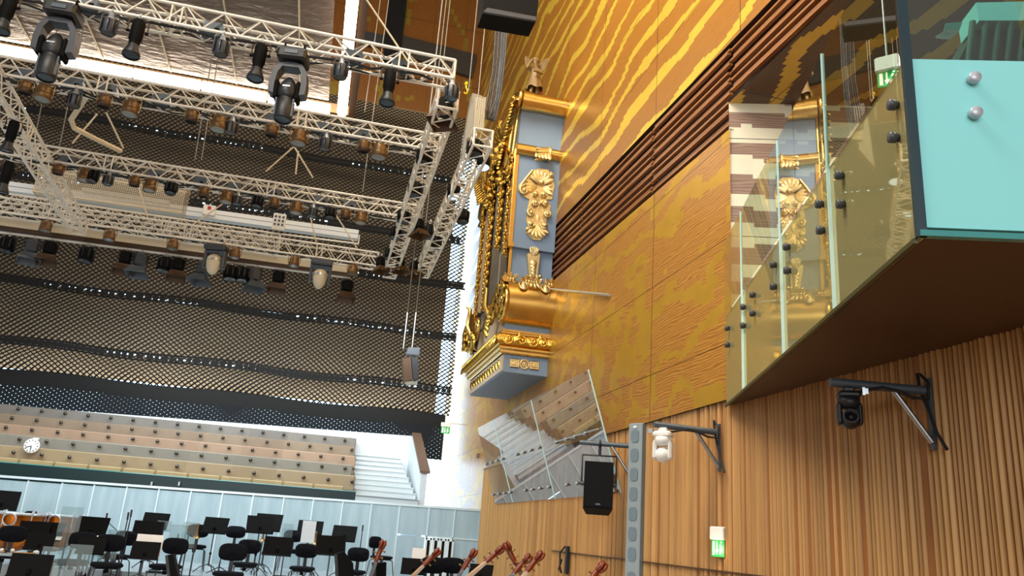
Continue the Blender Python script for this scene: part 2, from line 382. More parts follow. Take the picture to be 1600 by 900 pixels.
def net_mat(name, cord, a, b, w):
    m = bpy.data.materials.new(name); m.use_nodes = True; t = NT(m); X, Y, Z = t.xyz(); t.b.inputs['Base Color'].default_value = (*lin(cord), 1); t.b.inputs['Roughness'].default_value = .9
    j = t.noise(t.comb(X, 0.0, Z), 3.5, 2); j2 = t.noise(t.comb(X, 9.0, Z), .45, 2)
    xx = t.math('MULTIPLY_ADD', j, .12, t.math('DIVIDE', X, a)); zz = t.math('DIVIDE', Z, b)
    u = t.math('ABSOLUTE', t.math('SUBTRACT', t.math('FRACT', t.math('ADD', xx, zz)), .5)); v = t.math('ABSOLUTE', t.math('SUBTRACT', t.math('FRACT', t.math('SUBTRACT', xx, zz)), .5))
    wu = t.math('MULTIPLY_ADD', j2, .22, w-.11); wv = t.math('MULTIPLY_ADD', j2, -.34, w+.22)
    hole = t.math('MULTIPLY', t.math('LESS_THAN', u, t.math('SUBTRACT', .5, wu)), t.math('LESS_THAN', v, t.math('SUBTRACT', .5, wv)))
    tr = t.n('BsdfTransparent'); mx = t.n('MixShader'); t.l(hole, mx.inputs[0]); t.l(t.b.outputs[0], mx.inputs[1]); t.l(tr.outputs[0], mx.inputs[2]); t.l(mx.outputs[0], t.out.inputs[0]); return m
MAT['net'] = net_mat('knotted_black_net', '0d0b0a', .17, .13, .15)
MAT['net_low'] = net_mat('dense_blue_black_net', '0b1016', .17, .12, .41)
def blind_mat():
    m = M_('tan_blackout_cloth', '8a6d4c', .85); t = NT(m); X, Y, Z = t.xyz()
    n = t.noise(t.comb(t.math('MULTIPLY', X, .35), 0.0, t.math('MULTIPLY', Z, .9)), 1.0, 3); t.l(t.mixc(n, lin('86704f'), lin('aa9c86')), t.b.inputs['Base Color']); return m
MAT['blind'] = blind_mat()
def cage_mat():
    m = bpy.data.materials.new('wire_mesh'); m.use_nodes = True; t = NT(m); X, Y, Z = t.xyz(); t.b.inputs['Base Color'].default_value = (*lin('b5aa92'), 1); t.b.inputs['Roughness'].default_value = .5
    q = t.math('ADD', X, Y)
    h = t.math('MULTIPLY', t.math('GREATER_THAN', t.math('FRACT', t.math('DIVIDE', q, .045)), .42), t.math('GREATER_THAN', t.math('FRACT', t.math('DIVIDE', Z, .045)), .42))
    tr = t.n('BsdfTransparent'); mx = t.n('MixShader'); t.l(h, mx.inputs[0]); t.l(t.b.outputs[0], mx.inputs[1]); t.l(tr.outputs[0], mx.inputs[2]); t.l(mx.outputs[0], t.out.inputs[0]); return m
MAT['cage'] = cage_mat()

# ================================================================== STRUCTURE
XW = 4.19           # right wall plane
ZB = 2.78           # top of the slatted zone
YJ, YN = 7.60, -2.0       # far edge of the glazed box niche and its near end
ZS, ZP, ZC = 2.72, 3.68, 6.32   # box floor underside, parapet top, niche ceiling
YE = 27.5           # stage end wall
PA = at(868, 352, 0, XW); PB = at(1205, 0, 0, XW); PC = at(880, 425, 0, XW); PD = at(1145, 197, 0, XW)
def lineZ(p, q, y): return p.z+(q.z-p.z)*(y-p.y)/(q.y-p.y)
def louU(y): return lineZ(PA, PB, y)
def louL(y): return lineZ(PC, PD, y)
YL = 19.0           # louvre strip ends behind the organ
ys = [YE, 22, 20.001, 20, YL, 17, 15, 13, 11, 9, YJ, 5, 2, -2]
up = MB(); up.sheet([Vector((XW, y, louU(y) if y <= YL else 6.8)) for y in ys], [Vector((XW, y, 26)) for y in ys], False); struct('wall_right', up, MAT['wall_gold'])
lo = MB(); y2 = [y for y in ys if y >= YJ]
lo.sheet([Vector((XW, y, ZB if y <= 20 else 0)) for y in y2], [Vector((XW, y, louL(y) if y <= YL else 6.8)) for y in y2], False)
struct('wall_right_lower', lo, MAT['wall_low'])
# louvre strip: recess with slats of varied depth
lv = MB()
for y0, y1 in ((YL, 13.2), (13.2, 9.9), (9.9, YJ+.02), (YJ-.02, 4.5), (4.5, -2)):
    N = 17
    for i in range(N):
        f0 = (i+.15)/N; f1 = (i+.58)/N; d = [.0, .05, .02, .08, .0, .03][(i*5+int(y0)) % 6]
        if y1 < YJ and louL(y1)+(louU(y1)-louL(y1))*f0 < ZC: continue
        a = [Vector((XW+d, y, louL(y)+(louU(y)-louL(y))*f)) for y, f in ((y0-.02, f0), (y1+.02, f0), (y1+.02, f1), (y0-.02, f1))]
        lv.prism(a, (.05, 0, 0))
L0 = struct('trim_1', lv, MAT['louvre'])
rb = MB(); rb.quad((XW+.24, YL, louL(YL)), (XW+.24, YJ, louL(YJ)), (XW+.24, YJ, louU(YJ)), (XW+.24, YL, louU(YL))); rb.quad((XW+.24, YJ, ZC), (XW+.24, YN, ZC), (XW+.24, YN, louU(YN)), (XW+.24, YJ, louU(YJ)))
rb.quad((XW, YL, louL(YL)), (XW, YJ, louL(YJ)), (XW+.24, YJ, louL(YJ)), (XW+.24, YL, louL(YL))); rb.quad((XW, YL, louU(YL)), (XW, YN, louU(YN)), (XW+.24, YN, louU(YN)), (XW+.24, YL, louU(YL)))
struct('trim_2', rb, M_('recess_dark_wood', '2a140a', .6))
# slatted zone: half-round oak slats between flat recessed boards
sl = MB(); y = 20.0; rs = random.Random(3)
prof = []
while y > 1.2:
    if rs.random() < .12:
        w = rs.choice([.05, .06, .075]); prof += [(y, .004), (y-w, .004)]; y -= w
    w = rs.choice([.044, .05, .056]); d = w*rs.uniform(.72, .95)
    for k in range(7):
        a = math.pi*k/6; prof.append((y-w*k/6, .02-d*math.sin(a)))
    y -= w
sl.sheet([Vector((x, yy, -1.2)) for yy, x in prof], [Vector((x, yy, ZB if yy > YJ else ZS+.003)) for yy, x in prof], False)
slo = sl.build('wall_right_slats', MAT['oak'], at_=(0, 0, 0)); slo.location = (XW, 0, 0); slo['kind'] = 'structure'
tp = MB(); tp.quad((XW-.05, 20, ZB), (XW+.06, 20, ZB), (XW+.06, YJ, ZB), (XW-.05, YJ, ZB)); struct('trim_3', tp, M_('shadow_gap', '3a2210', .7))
sm = MB(); sm.box((XW-.02, 9.0, 1.06), (.04, 9.5, .012)); struct('trim_4', sm, MAT['soffit'])
# glazed box niche: rotated room behind the glass
A = Vector((XW-.06, YJ+.02, 0)); DA = Vector((-.311, -.95, 0)).normalized(); DB = Vector((.95, -.311, 0)).normalized()
LEN = 4.88
jam = MB(); jam.quad(A+Vector((0.06, 0, ZS)), A+DB*4.5+Vector((0, 0, ZS)), A+DB*4.5+Vector((0, 0, ZC)), A+Vector((0.06, 0, ZC))); struct('wall_niche', jam, MAT['wall_niche'])
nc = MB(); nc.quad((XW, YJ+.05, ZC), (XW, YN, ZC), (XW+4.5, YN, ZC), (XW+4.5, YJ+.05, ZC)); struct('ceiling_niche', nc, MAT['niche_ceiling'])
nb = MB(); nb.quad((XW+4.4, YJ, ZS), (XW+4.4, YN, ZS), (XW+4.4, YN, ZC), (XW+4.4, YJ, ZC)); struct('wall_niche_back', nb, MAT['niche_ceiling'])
Cn = A+DA*LEN       # near corner of the box
NG = Vector((-DA.y, DA.x, 0)); NG = NG if NG.x < 0 else -NG
fl = MB(); P = [A-NG*.035, Cn-NG*.035-DA*.0, Cn+DB*5.2, A+DB*5.2]; fl.prism([p+Vector((0, 0, ZS)) for p in P], (0, 0, .14)); struct('floor_box', fl, MAT['soffit'])
# floors
ff = MB(); ff.box((-4, 17.95, .09), (16.4, 4.1, .18)); struct('floor_riser', ff, MAT['riser'])
ff = MB(); ff.box((-4, 14.25, -.1), (16.4, 3.3, .2)); struct('floor_stage', ff, MAT['floor'])
ff = MB(); ff.box((-4, 10.3, -.5), (16.4, 4.6, .2)); struct('floor_stage_front', ff, MAT['floor'])
ff = MB(); ff.box((-4, 0, -.9), (18, 16, .2)); struct('floor', ff, MAT['hall_floor'])
ff = MB(); ff.box((-4, 24.0, -.05), (16.4, 8, .1)); struct('floor_rear', ff, MAT['riser'])
# end wall above the window, with beam and dark band
ew = MB(); ew.quad((-14, 26.2, 15.15), (XW, 26.2, 15.15), (XW, 26.2, 26), (-14, 26.2, 26)); struct('wall_end', ew, MAT['wall_end'])
def wallrect(px, Y, d, name, mat):
    m = MB(); P = [at(x, y, 1, Y) for x, y in px]; m.prism(P, (0, d, 0)); return struct(name, m, mat)
wallrect([(612, -40), (640, -40), (624, 100), (598, 100)], 25.9, .25, 'trim_5', MAT['void'])
wallrect([(558, 46), (602, 55), (600, 72), (555, 68)], 26.0, .15, 'trim_6', MAT['grey_dark'])
wallrect([(625, 54), (745, 85), (738, 120), (620, 82)], 26.0, .15, 'trim_7', M_('dark_brown_band', '3d3832', .5))
# window behind the curtain
wn = MB(); n = 220; xs = [-13+i*(XW+13)/n for i in range(n+1)]
wn.sheet([Vector((x, YE+.06*math.sin(x*18), 0)) for x in xs], [Vector((x, YE+.06*math.sin(x*18), 15.2)) for x in xs]); struct('window_1', wn, MAT['window'])
# ceiling behind/above the canopy
ce = MB(); ce.quad((-14, 7, 25.9), (XW+.5, 7, 25.9), (XW+.5, 28, 25.9), (-14, 28, 25.9)); struct('ceiling', ce, M_('dark_ceiling', '3a2a1c', .7))

# --- canopy with light tubes
ZK = 11.2
k1 = at(535, 172, 2, ZK); k0 = at(552, -60, 2, ZK)
cx, cyb = k1.x, k1.y
can = empty('canopy', (cx-5, cyb-4, ZK), 'taupe membrane ceiling canopy edged by glowing warm light tubes', 'canopy')
m = MB(); m.quad((cx-.35, cyb-.35, ZK), (-13, cyb-.35, ZK), (-13, 6.5, ZK), (cx-.35, 6.5, ZK)); m.build('membrane', MAT['canopy'], can, True)
m = MB()
for i in range(9): m.box((cx-.35-1.5*i-.7, (cyb+6.2)/2, ZK-.012), (.03, cyb-6.9, .02))
m.build('seam', MAT['beam'], can, True)
m = MB(); m.box((cx-6.5, cyb+.16, ZK+.02), (13.6, .3, .25)); m.build('edge_beam', MAT['tan'], can, True)
m = MB(); m.box((cx+.24, cyb-5, ZK+.05), (.16, 10.6, .3)); m.build('edge_beam', MAT['brown_can'], can, True)
i = 0
x = cx-.28
while x > -10:
    w = 1.55; m = MB(); m.tube([(x-.02, cyb-.12, ZK-.1), (x-w+.04, cyb-.12, ZK-.1)], .12, 10); m.build('light_tube', MAT['tube'], can, True); x -= w
y = cyb-.05
while y > 8:
    m = MB(); m.tube([(cx-.0, y, ZK-.1), (cx-.0, y-1.5, ZK-.1)], .12, 10); m.build('light_tube', MAT['tube'], can, True); y -= 1.56

# --- curtain and blind
YC = 24.7
zs_seam = [at(400, yy, 1, YC).z for yy in (640, 618, 576, 487, 404, 330, 231, 120)]
cur = empty('curtain', (-3, YC, 3.3), 'huge black knotted net curtain hanging across the stage window', 'curtain')
XR_C = 3.90
def bil(x, z):
    return .10*math.sin(x*.8+z*.5)
def cloth(z0, z1, x0, x1, nz, nx, dy=.28):
    m = MB(); V = []
    for i in range(nz+1):
        t = i/nz; z = z0+(z1-z0)*t
        for k in range(nx+1):
            x = x0+(x1-x0)*k/nx; V.append(Vector((x, YC-dy*math.sin(math.pi*t)**.8*(1-.4*t)+bil(x, z)*.5, z+.04*math.sin(x*1.3+z))))
    return m.add(V, [(i*(nx+1)+k, i*(nx+1)+k+1, (i+1)*(nx+1)+k+1, (i+1)*(nx+1)+k) for i in range(nz) for k in range(nx)], True)
Zs = [zs_seam[1], zs_seam[2], zs_seam[3], zs_seam[4], zs_seam[5], zs_seam[6], 14.9]
for a, b in zip(Zs[:-1], Zs[1:]): cloth(a, b, -12, XR_C, 8, 40).build('net_panel', MAT['net'], cur, True)
cloth(3.25, zs_seam[0]+.02, -12, XR_C-.1, 3, 40, .02).build('lower_net', MAT['net_low'], cur, True)
m = cloth(zs_seam[0], Zs[0]+.02, -12, XR_C-.1, 3, 40, .03); m.build('hem_band', MAT['void'], cur, True)
sd = random.Random(5)
for z in Zs[1:-1]:
    m = MB(); x = -12.0
    m2 = []
    while x < XR_C-.1:      # stitched seam: a band broken by small eyelets
        w = sd.uniform(.10, .22); g = sd.choice([.03, .05, .09]) if math.sin(x*.9+z) > -.4 else 0
        zz = z+.04*math.sin(x*1.3+z); m.box((x+w/2, YC-.05, zz), (w, .05, .12)); m.box((x+w/2, YC-.05, zz+.10), (w+g, .04, .05)); m.box((x+w/2, YC-.05, zz-.10), (w+g, .04, .05)); x += w+g
    m.build('seam', MAT['void'], cur, True)
bl = empty('blackout_blind', (-3, YC+.7, 4.5), 'tan blackout cloth in wide strips behind the black net', 'blind')
for a, b in zip(Zs[:-1], Zs[1:]):
    a, b = 1.25+(a-1.25)*25.4/24.65, 1.25+(b-1.25)*25.4/24.65
    m = MB(); n = 24; xs = [-12+i*(XR_C-.35+12)/n for i in range(n+1)]
    m.sheet([Vector((x, YC+.7+.05*math.sin(x), a+.02)) for x in xs], [Vector((x, YC+.7+.05*math.sin(x), b-.02)) for x in xs]); m.build('cloth_strip', MAT['blind'], bl, True)

# --- stage rear wall of ribbed aluminium panels
px_j = [-12, 45, 98, 148, 199, 249, 299, 348, 396, 444, 490, 536, 581, 625, 671, 711, 752]
def topy(x): return 748+ (797-748)*x/750
J = [at(x, topy(x), 1, 20.0) for x in px_j]
zt0 = J[-1].z; zt1 = J[1].z
wallS = MB()
DX0, DX1, DZ = at(662, 860, 1, 20).x, at(708, 860, 1, 20).x, at(690, 841, 1, 20).z
for a, b in zip(J[:-1], J[1:]):
    x0, x1, z1 = a.x+.012, b.x-.012, (a.z+b.z)/2-.02; z0 = .0
    if x1 < DX0 or x0 > DX1: wallS.box(((x0+x1)/2, 20.03, (z0+z1)/2), (x1-x0, .06, z1-z0))
    else:
        wallS.box(((x0+x1)/2, 20.03, (DZ+.03+z1)/2), (x1-x0, .06, z1-DZ-.03))
        for p, q in ((x0, min(x1, DX0)), (max(x0, DX1), x1)):
            if q-p > .02: wallS.box(((p+q)/2, 20.03, (z0+DZ)/2), (q-p, .06, DZ))
wallS.box((J[0].x-3, 20.03, .85), (6, .06, 1.7))
struct('wall_stage', wallS, MAT['ribbed'])
fr = MB()
for p in J: fr.box((p.x, 20.0, p.z/2), (.028, .05, p.z))
fr.prism([J[0]+Vector((-6, -.03, -.03)), J[-1]+Vector((0, -.03, -.03)), J[-1]+Vector((0, -.03, .02)), J[0]+Vector((-6, -.03, .02))], (0, .1, 0))
fr.box(((DX0+XW)/2, 20.0, DZ+.015), (XW-DX0, .05, .03))
struct('trim_8', fr, M_('pale_panel_frame', 'd9e6ea', .35, .2))
# folding door in the rear wall
dr = empty('door_1', ((DX0+DX1)/2, 20, 0), None, None); dr['kind'] = 'structure'
m = MB()
n = 4; wd = (DX1-DX0)/n
for i, ang in enumerate((35, -35, 8, -8)):
    xa = DX0+wd*i+.01; xb = xa+wd-.02; ya = 20.0; 
    for x in (xa+.02, xb-.02): m.box((x, 19.96, DZ/2), (.045, .05, DZ-.02))
    m.box(((xa+xb)/2, 19.96, DZ-.03), (wd-.03, .05, .05))
m.build('door_frame', M_('white_door_frame', 'dfe7e8', .35), dr, True)
m = MB()
for i in range(n):
    xa = DX0+wd*i+.05; m.box((xa+wd/2-.05, 19.985, DZ/2-.03), (wd-.1, .02, DZ-.06))
m.build('door_glass', M_('dark_door_glass', '07090b', .1), dr, True)

# --- choir benches
rowz = [741, 721, 704, 689, 674, 660]
cols = [('8f7a58', 'a99374'), ('7a7468', '8d8779'), ('93765e', 'a98d74'), ('7d6752', '93806a'), ('6d6760', '857e75')]
xr_end = [557, 551, 554, 551, 551]
names = ['tan', 'grey', 'rosy tan', 'brown', 'dull grey']
place_b = ['lowest, behind the dark glass rail', 'second row up, behind the clock', 'third row up', 'fourth row up', 'topmost row, below the white parapet']
for i in range(5):
    Y = 20.9+.7*i
    zt_, zb_ = at(300, rowz[i+1], 1, Y).z, at(300, rowz[i], 1, Y).z
    xe = at(xr_end[i], (680+780)/2, 1, Y).x
    b = empty('choir_bench', (xe-4, Y, zb_), '%s choir bench back with knobs, %s' % (names[i], place_b[i]), 'bench', 'choir benches behind the stage')
    m = MB(); m.cbox(((xe-11)/2, Y+.06, (zb_-.08+zt_)/2), (xe+11, .12, zt_-zb_+.08), .02); m.build('backrest', bench_mat('bench_leather', *cols[i]), b, True)
    m = MB(); m.box((xe-.02, Y+.36, (zb_-.1+zt_)/2), (.06, .5, zt_-zb_+.1)); m.build('end_panel', MAT['handrail'], b, True)
    m = MB(); m.box(((xe-11)/2, Y+.38, zb_-.2), (xe+11, .5, .16)); m.build('seat', bench_mat('bench_seat', *cols[i]), b, True)
    k0 = {0: 27, 1: 31, 2: 5, 3: 11, 4: 17}[i]; stp = {0: 34.6, 1: 33.4, 2: 32.1, 3: 30.4, 4: 29.3}[i]
    zk = zb_+(zt_-zb_)*(.62 if i else .5); xk = at(k0, at and 690, 1, Y).x; dx = stp/1250*(Y)*1.02
    kn = MB(); kn.ball((0, -.07, 0), (.045, .04, .045), 10); kn.tube([(0, 0, 0), (0, -.07, 0)], .018, 8)
    first = None; x = xk-dx
    while x < xe-.05:
        if first is None: first = kn.build('knob', MAT['knob'], b); o = first
        else: o = first.copy(); COL.objects.link(o)
        o.location = (x-b.location.x, 0, zk-b.location.z); x += dx
    if i == 0:
        xx = xe-.25; st = MB()
        for q in range(14):
            st = MB(); st.cbox((xx-.36, Y-.16, zb_-.10), (.70, .1, .22), .02); st.build('tip_up_seat', bench_mat('seat_tan', 'a08a60', 'b49c70'), b, True); xx -= .73
gr = empty('glass_rail', (-3, 20.25, zt1), 'dark green glass rail along the top of the aluminium stage wall', 'rail')
xe = at(556, 770, 1, 20.4).x
m = MB(); m.box(((xe-11)/2, 20.40, 1.72), (xe+11, .02, .55)); m.build('pane', M_('dark_green_glass_pane', '12292a', .3, 0, .3), gr, True)
m = MB(); m.box(((xe-11)/2, 20.40, 2.0), (xe+11, .03, .02)); m.build('glass_edge', MAT['teal_edge'], gr, True)
m = MB()
for px in (237, 280): p = at(px, 756, 1, 20.3); m.cbox((p.x, 20.3, p.z), (.05, .06, .1), .01)
m.build('clamp', MAT['steel'], gr, True)
# parapet and stairs
zpt = at(300, 653, 1, 24.35).z; zpb = at(300, 662, 1, 24.35).z
pp = MB(); xe2 = at(641, 700, 1, 24.35).x
pp.prism([Vector((-11, 24.35, zpt-2.6)), Vector((xe2, 24.35, zpt-2.6)), Vector((xe2, 24.35, at(641, 681, 1, 24.35).z)), Vector((-11, 24.35, at(-260, 612, 1, 24.35).z))], (0, .15, 0)); struct('wall_parapet', pp, MAT['white_matt'])
stp_y = [(786, 21.0)]
sx0, sx1 = at(556, 760, 1, 21).x, at(655, 760, 1, 21).x
z0 = at(605, 786, 1, 20.9).z; z1 = at(605, 716, 1, 24.3).z
st = MB(); NS = 9
for i in range(NS):
    za = z0+(z1-z0)*i/NS; zb = z0+(z1-z0)*(i+1)/NS; ya = 20.9+3.4*i/NS; xr = sx1-.03*i
    st.box(((sx0+xr)/2, (ya+24.35)/2, (za-.0+zb)/2-.0), (xr-sx0, 24.35-ya, zb-za-.006)); st.box(((sx0+xr)/2, ya+.10, zb-.012), (xr-sx0, .28, .02))
struct('trim_9', st, MAT['stone'])
sw = empty('stair_wall', (sx1+.1, 22, 1), 'white sloping stair wall capped by a brown handrail right of the stairs', 'stair wall')
h0, h1 = at(644, 679, 1, 23.6), at(664, 740, 1, 21.0); h1.x = sx1+.1; h0.x = sx1+.1
zz0 = h0.z
m = MB(); m.prism([Vector((sx1+.02, 21.0, 0)), Vector((sx1+.02, 24.3, 0)), Vector((sx1+.02, 24.3, h0.z)), Vector((sx1+.02, 23.6, h0.z)), Vector((sx1+.02, 21.0, h1.z))], (.16, 0, 0)); m.build('wall_panel', MAT['white_matt'], sw, True)
m = MB(); m.prism([Vector((sx1-.02, 20.95, h1.z+.0)), Vector((sx1-.02, 23.65, h0.z)), Vector((sx1-.02, 23.65, h0.z+.07)), Vector((sx1-.02, 20.95, h1.z+.07))], (.26, 0, 0)); m.build('handrail', MAT['handrail'], sw, True)
# clock
cp = at(50, 697, 1, 20.78)
ck = empty('wall_clock', cp, 'round white clock at the left before the choir benches', 'clock')
RX = Matrix.Rotation(R_(90), 4, 'X')
m = MB(); m.lathe([(0, -.02), (.155, -.02), (.165, 0), (.165, .04), (.15, .045), (0, .045)], 28, RX); m.build('case', MAT['white'], ck)
m = MB()
for k in range(12):
    a = 2*math.pi*k/12; m.box((.125*math.sin(a), -.048, .125*math.cos(a)), (.014, .006, .03), Matrix.Rotation(a, 3, 'Y'))
m.build('hour_mark', MAT['black'], ck)
m = MB(); m.box((-.055, -.05, -.02), (.12, .006, .012), Matrix.Rotation(R_(-20), 3, 'Y')); m.build('minute_hand', MAT['black'], ck)
m = MB(); m.box((0, -.052, -.04), (.014, .006, .09)); m.build('hour_hand', MAT['black'], ck)
m = MB(); m.cbox((0.05, .0, .17), (.13, .06, .04), .01); m.build('hood', MAT['white'], ck)
# ================================================================== GLAZED BOX ON THE RIGHT WALL
def onG(px, py, off=0.0):      # photo point on the glass plane
    n = Vector((DA.y, -DA.x, 0)); n = n if n.x < 0 else -n
    d = ray(px, py); t = ((A-CAMP).dot(n)+off)/d.dot(n); return CAMP+d*t
ZG = 4.53
box = empty('viewing_box', A+DA*LEN*.5+Vector((0, 0, ZS)), 'projecting glass viewing box with gold lower panel on the right wall', 'viewing box')
def strip(a, b, z0, z1, th, name, mat, off=0.0):
    m = MB(); P = [a+NG*off, b+NG*off]; m.prism([P[0]+Vector((0, 0, z0)), P[1]+Vector((0, 0, z0)), P[1]+Vector((0, 0, z1)), P[0]+Vector((0, 0, z1))], -NG*th); return m.build(name, mat, box, True)
strip(A, Cn, ZS, ZP, .03, 'gold_panel', MAT['gold_panel'])
js = [0.0]
for px in (1162, 1226, 1305): 
    g = onG(px, 540 if px < 1300 else 450); js.append((g-A).dot(DA))
js.append(LEN)
for a, b in zip(js[:-1], js[1:]):
    m = MB(); p0, p1 = A+DA*(a+.008), A+DA*(b-.008)
    m.quad(p0+Vector((0, 0, ZP))+NG*.015, p1+Vector((0, 0, ZP))+NG*.015, p1+Vector((0, 0, ZG))+NG*.015, p0+Vector((0, 0, ZG))+NG*.015); m.build('glass_pane', MAT['glass'], box, True)
for a in js[1:-1]:
    m = MB(); p = A+DA*a; m.prism([p+Vector((0, 0, ZS)), p+DA*.009+Vector((0, 0, ZS)), p+DA*.009+Vector((0, 0, ZG)), p+Vector((0, 0, ZG))], NG*.022); m.build('pane_edge', MAT['glass_edge'], box, True)
m = MB(); m.prism([Cn+Vector((0, 0, ZS)), Cn+DA*.03+Vector((0, 0, ZS)), Cn+DA*.03+Vector((0, 0, ZG)), Cn+Vector((0, 0, ZG))], NG*.012); m.prism([Cn+DA*.012+Vector((0, 0, ZS)), Cn+DA*.03+Vector((0, 0, ZS)), Cn+DA*.03+Vector((0, 0, ZG)), Cn+DA*.012+Vector((0, 0, ZG))], -NG*.034); m.build('corner_profile', M_('dark_corner_edge', '2e4148', .15, .2), box, True)
m = MB(); m.prism([A+Vector((0, 0, ZS-.025)), Cn+Vector((0, 0, ZS-.025)), Cn+Vector((0, 0, ZS)), A+Vector((0, 0, ZS))], NG*.02); m.build('bottom_edge', M_('dark_bottom_edge', '3a3a18', .4), box, True)
# end face: lower glass with its window reflection painted teal, clear glass above
m = MB(); m.prism([Cn+Vector((0, 0, ZS+.05))+DB*.03, Cn+DB*4.2+Vector((0, 0, ZS+.05)), Cn+DB*4.2+Vector((0, 0, ZP)), Cn+DB*.03+Vector((0, 0, ZP))], -DA*.0+DA*.02); m.build('teal_panel', MAT['teal'], box, True)
m = MB(); m.prism([Cn+Vector((0, 0, ZS+.0)), Cn+DB*4.2+Vector((0, 0, ZS+.0)), Cn+DB*4.2+Vector((0, 0, ZS+.03)), Cn+Vector((0, 0, ZS+.03))], DA*.04); m.build('bottom_edge', MAT['teal_edge'], box, True)
m = MB(); m.quad(Cn+Vector((0, 0, ZP))+DA*.02, Cn+DB*4.2+Vector((0, 0, ZP))+DA*.02, Cn+DB*4.2+Vector((0, 0, ZG))+DA*.02, Cn+Vector((0, 0, ZG))+DA*.02); m.build('glass_pane', glass_mat('green_tinted_glass', '9cc4b6', .1), box, True)
# standoff bolts
def bolt(p, n, r=.036):
    q = n.to_track_quat('Z', 'Y').to_matrix().to_4x4(); q.translation = p
    mb = MB(); mb.lathe([(0, -.03), (r*.75, -.03), (r*.75, .012), (r, .014), (r, .042), (r*.9, .048), (0, .048)], 14, q); return mb
for px, py in ((1403, 164), (1404, 215), (1318, 274), (1320, 319), (1286, 319), (1288, 360), (1234, 386), (1235, 423), (1213, 414), (1213, 448), (1180, 461), (1180, 490), (1165, 480), (1165, 509), (1140, 513), (1140, 539)):
    p = onG(px, py); bolt(p, NG, .03).build('standoff_bolt', MAT['grey_dark'], box, True)
nE = DA
for px, py in ((1515, 130), (1517, 184)):
    d = ray(px, py); t = (Cn-CAMP).dot(nE)/d.dot(nE); bolt(CAMP+d*t+nE*.02, nE, .03).build('standoff_bolt', M_('pale_bolt', 'b9bcc6', .35, .3), box, True)
# things inside the box: teal counter, laptop frame, exit sign, dark seats
ci = empty('counter', Cn+DB*1.2-DA*1.0+Vector((0, 0, ZP-.2)), 'teal glazed counter with dark ribbed front inside the viewing box', 'counter')
def inE(px, py, back):
    d = ray(px, py); t = ((Cn-DA*back)-CAMP).dot(nE)/d.dot(nE); return CAMP+d*t
Bk = .9
q = [inE(x, y, Bk) for x, y in ((1525, 4), (1700, 0), (1700, 32), (1530, 32))]
m = MB(); m.prism(q, -DA*.25); m.build('counter_top', MAT['teal'], ci, True)
m = MB(); q = [inE(x, y, Bk+.1) for x, y in ((1530, 32), (1700, 32), (1700, 110), (1490, 110))]
m.prism(q, -DA*.3); m.build('counter_front', M_('dark_green_cloth', '123a30', .7), ci, True)
m = MB()
for i in range(9):
    a, b = inE(1520+i*20, 34, Bk+.02), inE(1512+i*20, 108, Bk+.02); m.tube([a, b], .02, 6)
m.build('fold', M_('green_fold', '1c5546', .7), ci, True)
lp = empty('laptop', inE(1480, 62, .6), 'pale laptop with open lid behind the tinted end glass', 'laptop')
m = MB(); m.prism([inE(x, y, .6) for x, y in ((1462, 60), (1478, 50), (1498, 50), (1484, 62))], Vector((0, 0, .015))); m.build('keyboard_base', MAT['silver'], lp, True)
m = MB(); m.prism([inE(x, y, .66) for x, y in ((1478, 36), (1504, 34), (1498, 50), (1474, 52))], -DA*.012); m.build('lid', MAT['teal_edge'], lp, True)

# ================================================================== EXIT SIGNS
def exit_sign(loc, rz, w, h, label):
    t = empty('exit_sign', loc, label, 'sign', None, (0, 0, rz))
    m = MB(); m.cbox((0, .0, h*.5+.055), (w*1.12, .07, .13), .01); m.build('lamp_housing', MAT['white'], t)
    m = MB(); m.box((0, 0, 0), (w, .012, h)); m.build('panel', M_('green_sign_panel', '1f9a48', .4, emit='2fae55', estr=.35), t)
    m = MB()
    y = -.009
    P = lambda pts: m.prism([Vector((a*w, y, b*h)) for a, b in pts], (0, .003, 0))
    P([(-.40, .36), (-.24, .36), (-.24, -.40), (-.40, -.40)])                       # door leaf
    P([(-.10, .36), (-.02, .36), (-.02, -.12), (.06, -.12), (-.06, -.40), (-.18, -.12), (-.10, -.12)])     # arrow down
    P([(.20, .22), (.32, .10), (.28, -.02), (.40, -.10), (.36, -.16), (.22, -.06), (.22, .04), (.14, .08)])        # running figure
    P([(.22, -.04), (.30, -.20), (.20, -.38), (.14, -.34), (.20, -.20), (.12, -.06)])
    m.ball((.27*w, y, .32*h), (.07*w, .004, .05*h), 8)
    m.build('pictogram', M_('sign_white', 'f4f4e6', .4, emit='fff6d8', estr=.8), t)
    return t
p = at(1122, 856, 0, XW-.06)
exit_sign(p, R_(-62), .15, .175, 'white emergency exit sign with green panel on the slatted wall')
l = bpy.data.lights.new('exit_sign_lamp', 'POINT'); l.energy = 1.6; l.color = (1, .8, .5); l.shadow_soft_size = .05; lo_ = bpy.data.objects.new('exit_sign_lamp', l); COL.objects.link(lo_); lo_.location = p+Vector((-.05, -.05, -.02))
p = at(696, 672, 1, 23.8)
es = exit_sign(p, 0, .26, .2, 'small green exit sign by the bright end of the curtain')
m = MB(); m.tube([(0, 0, .22), (XW-p.x, 0, .22)], .02, 6); m.build('wall_arm', MAT['white'], es)
p = A+DA*1.9+DB*1.6+Vector((0, 0, 5.0)); d = ray(1388, 122).normalized()
es = exit_sign(CAMP+d*7.2, R_(-48), .16, .14, 'green exit sign hanging inside the glass viewing box')
m = MB(); m.tube([(0, 0, .18), (0, 0, ZC-es.location.z)], .008, 6); m.build('hanging_rod', MAT['silver'], es)

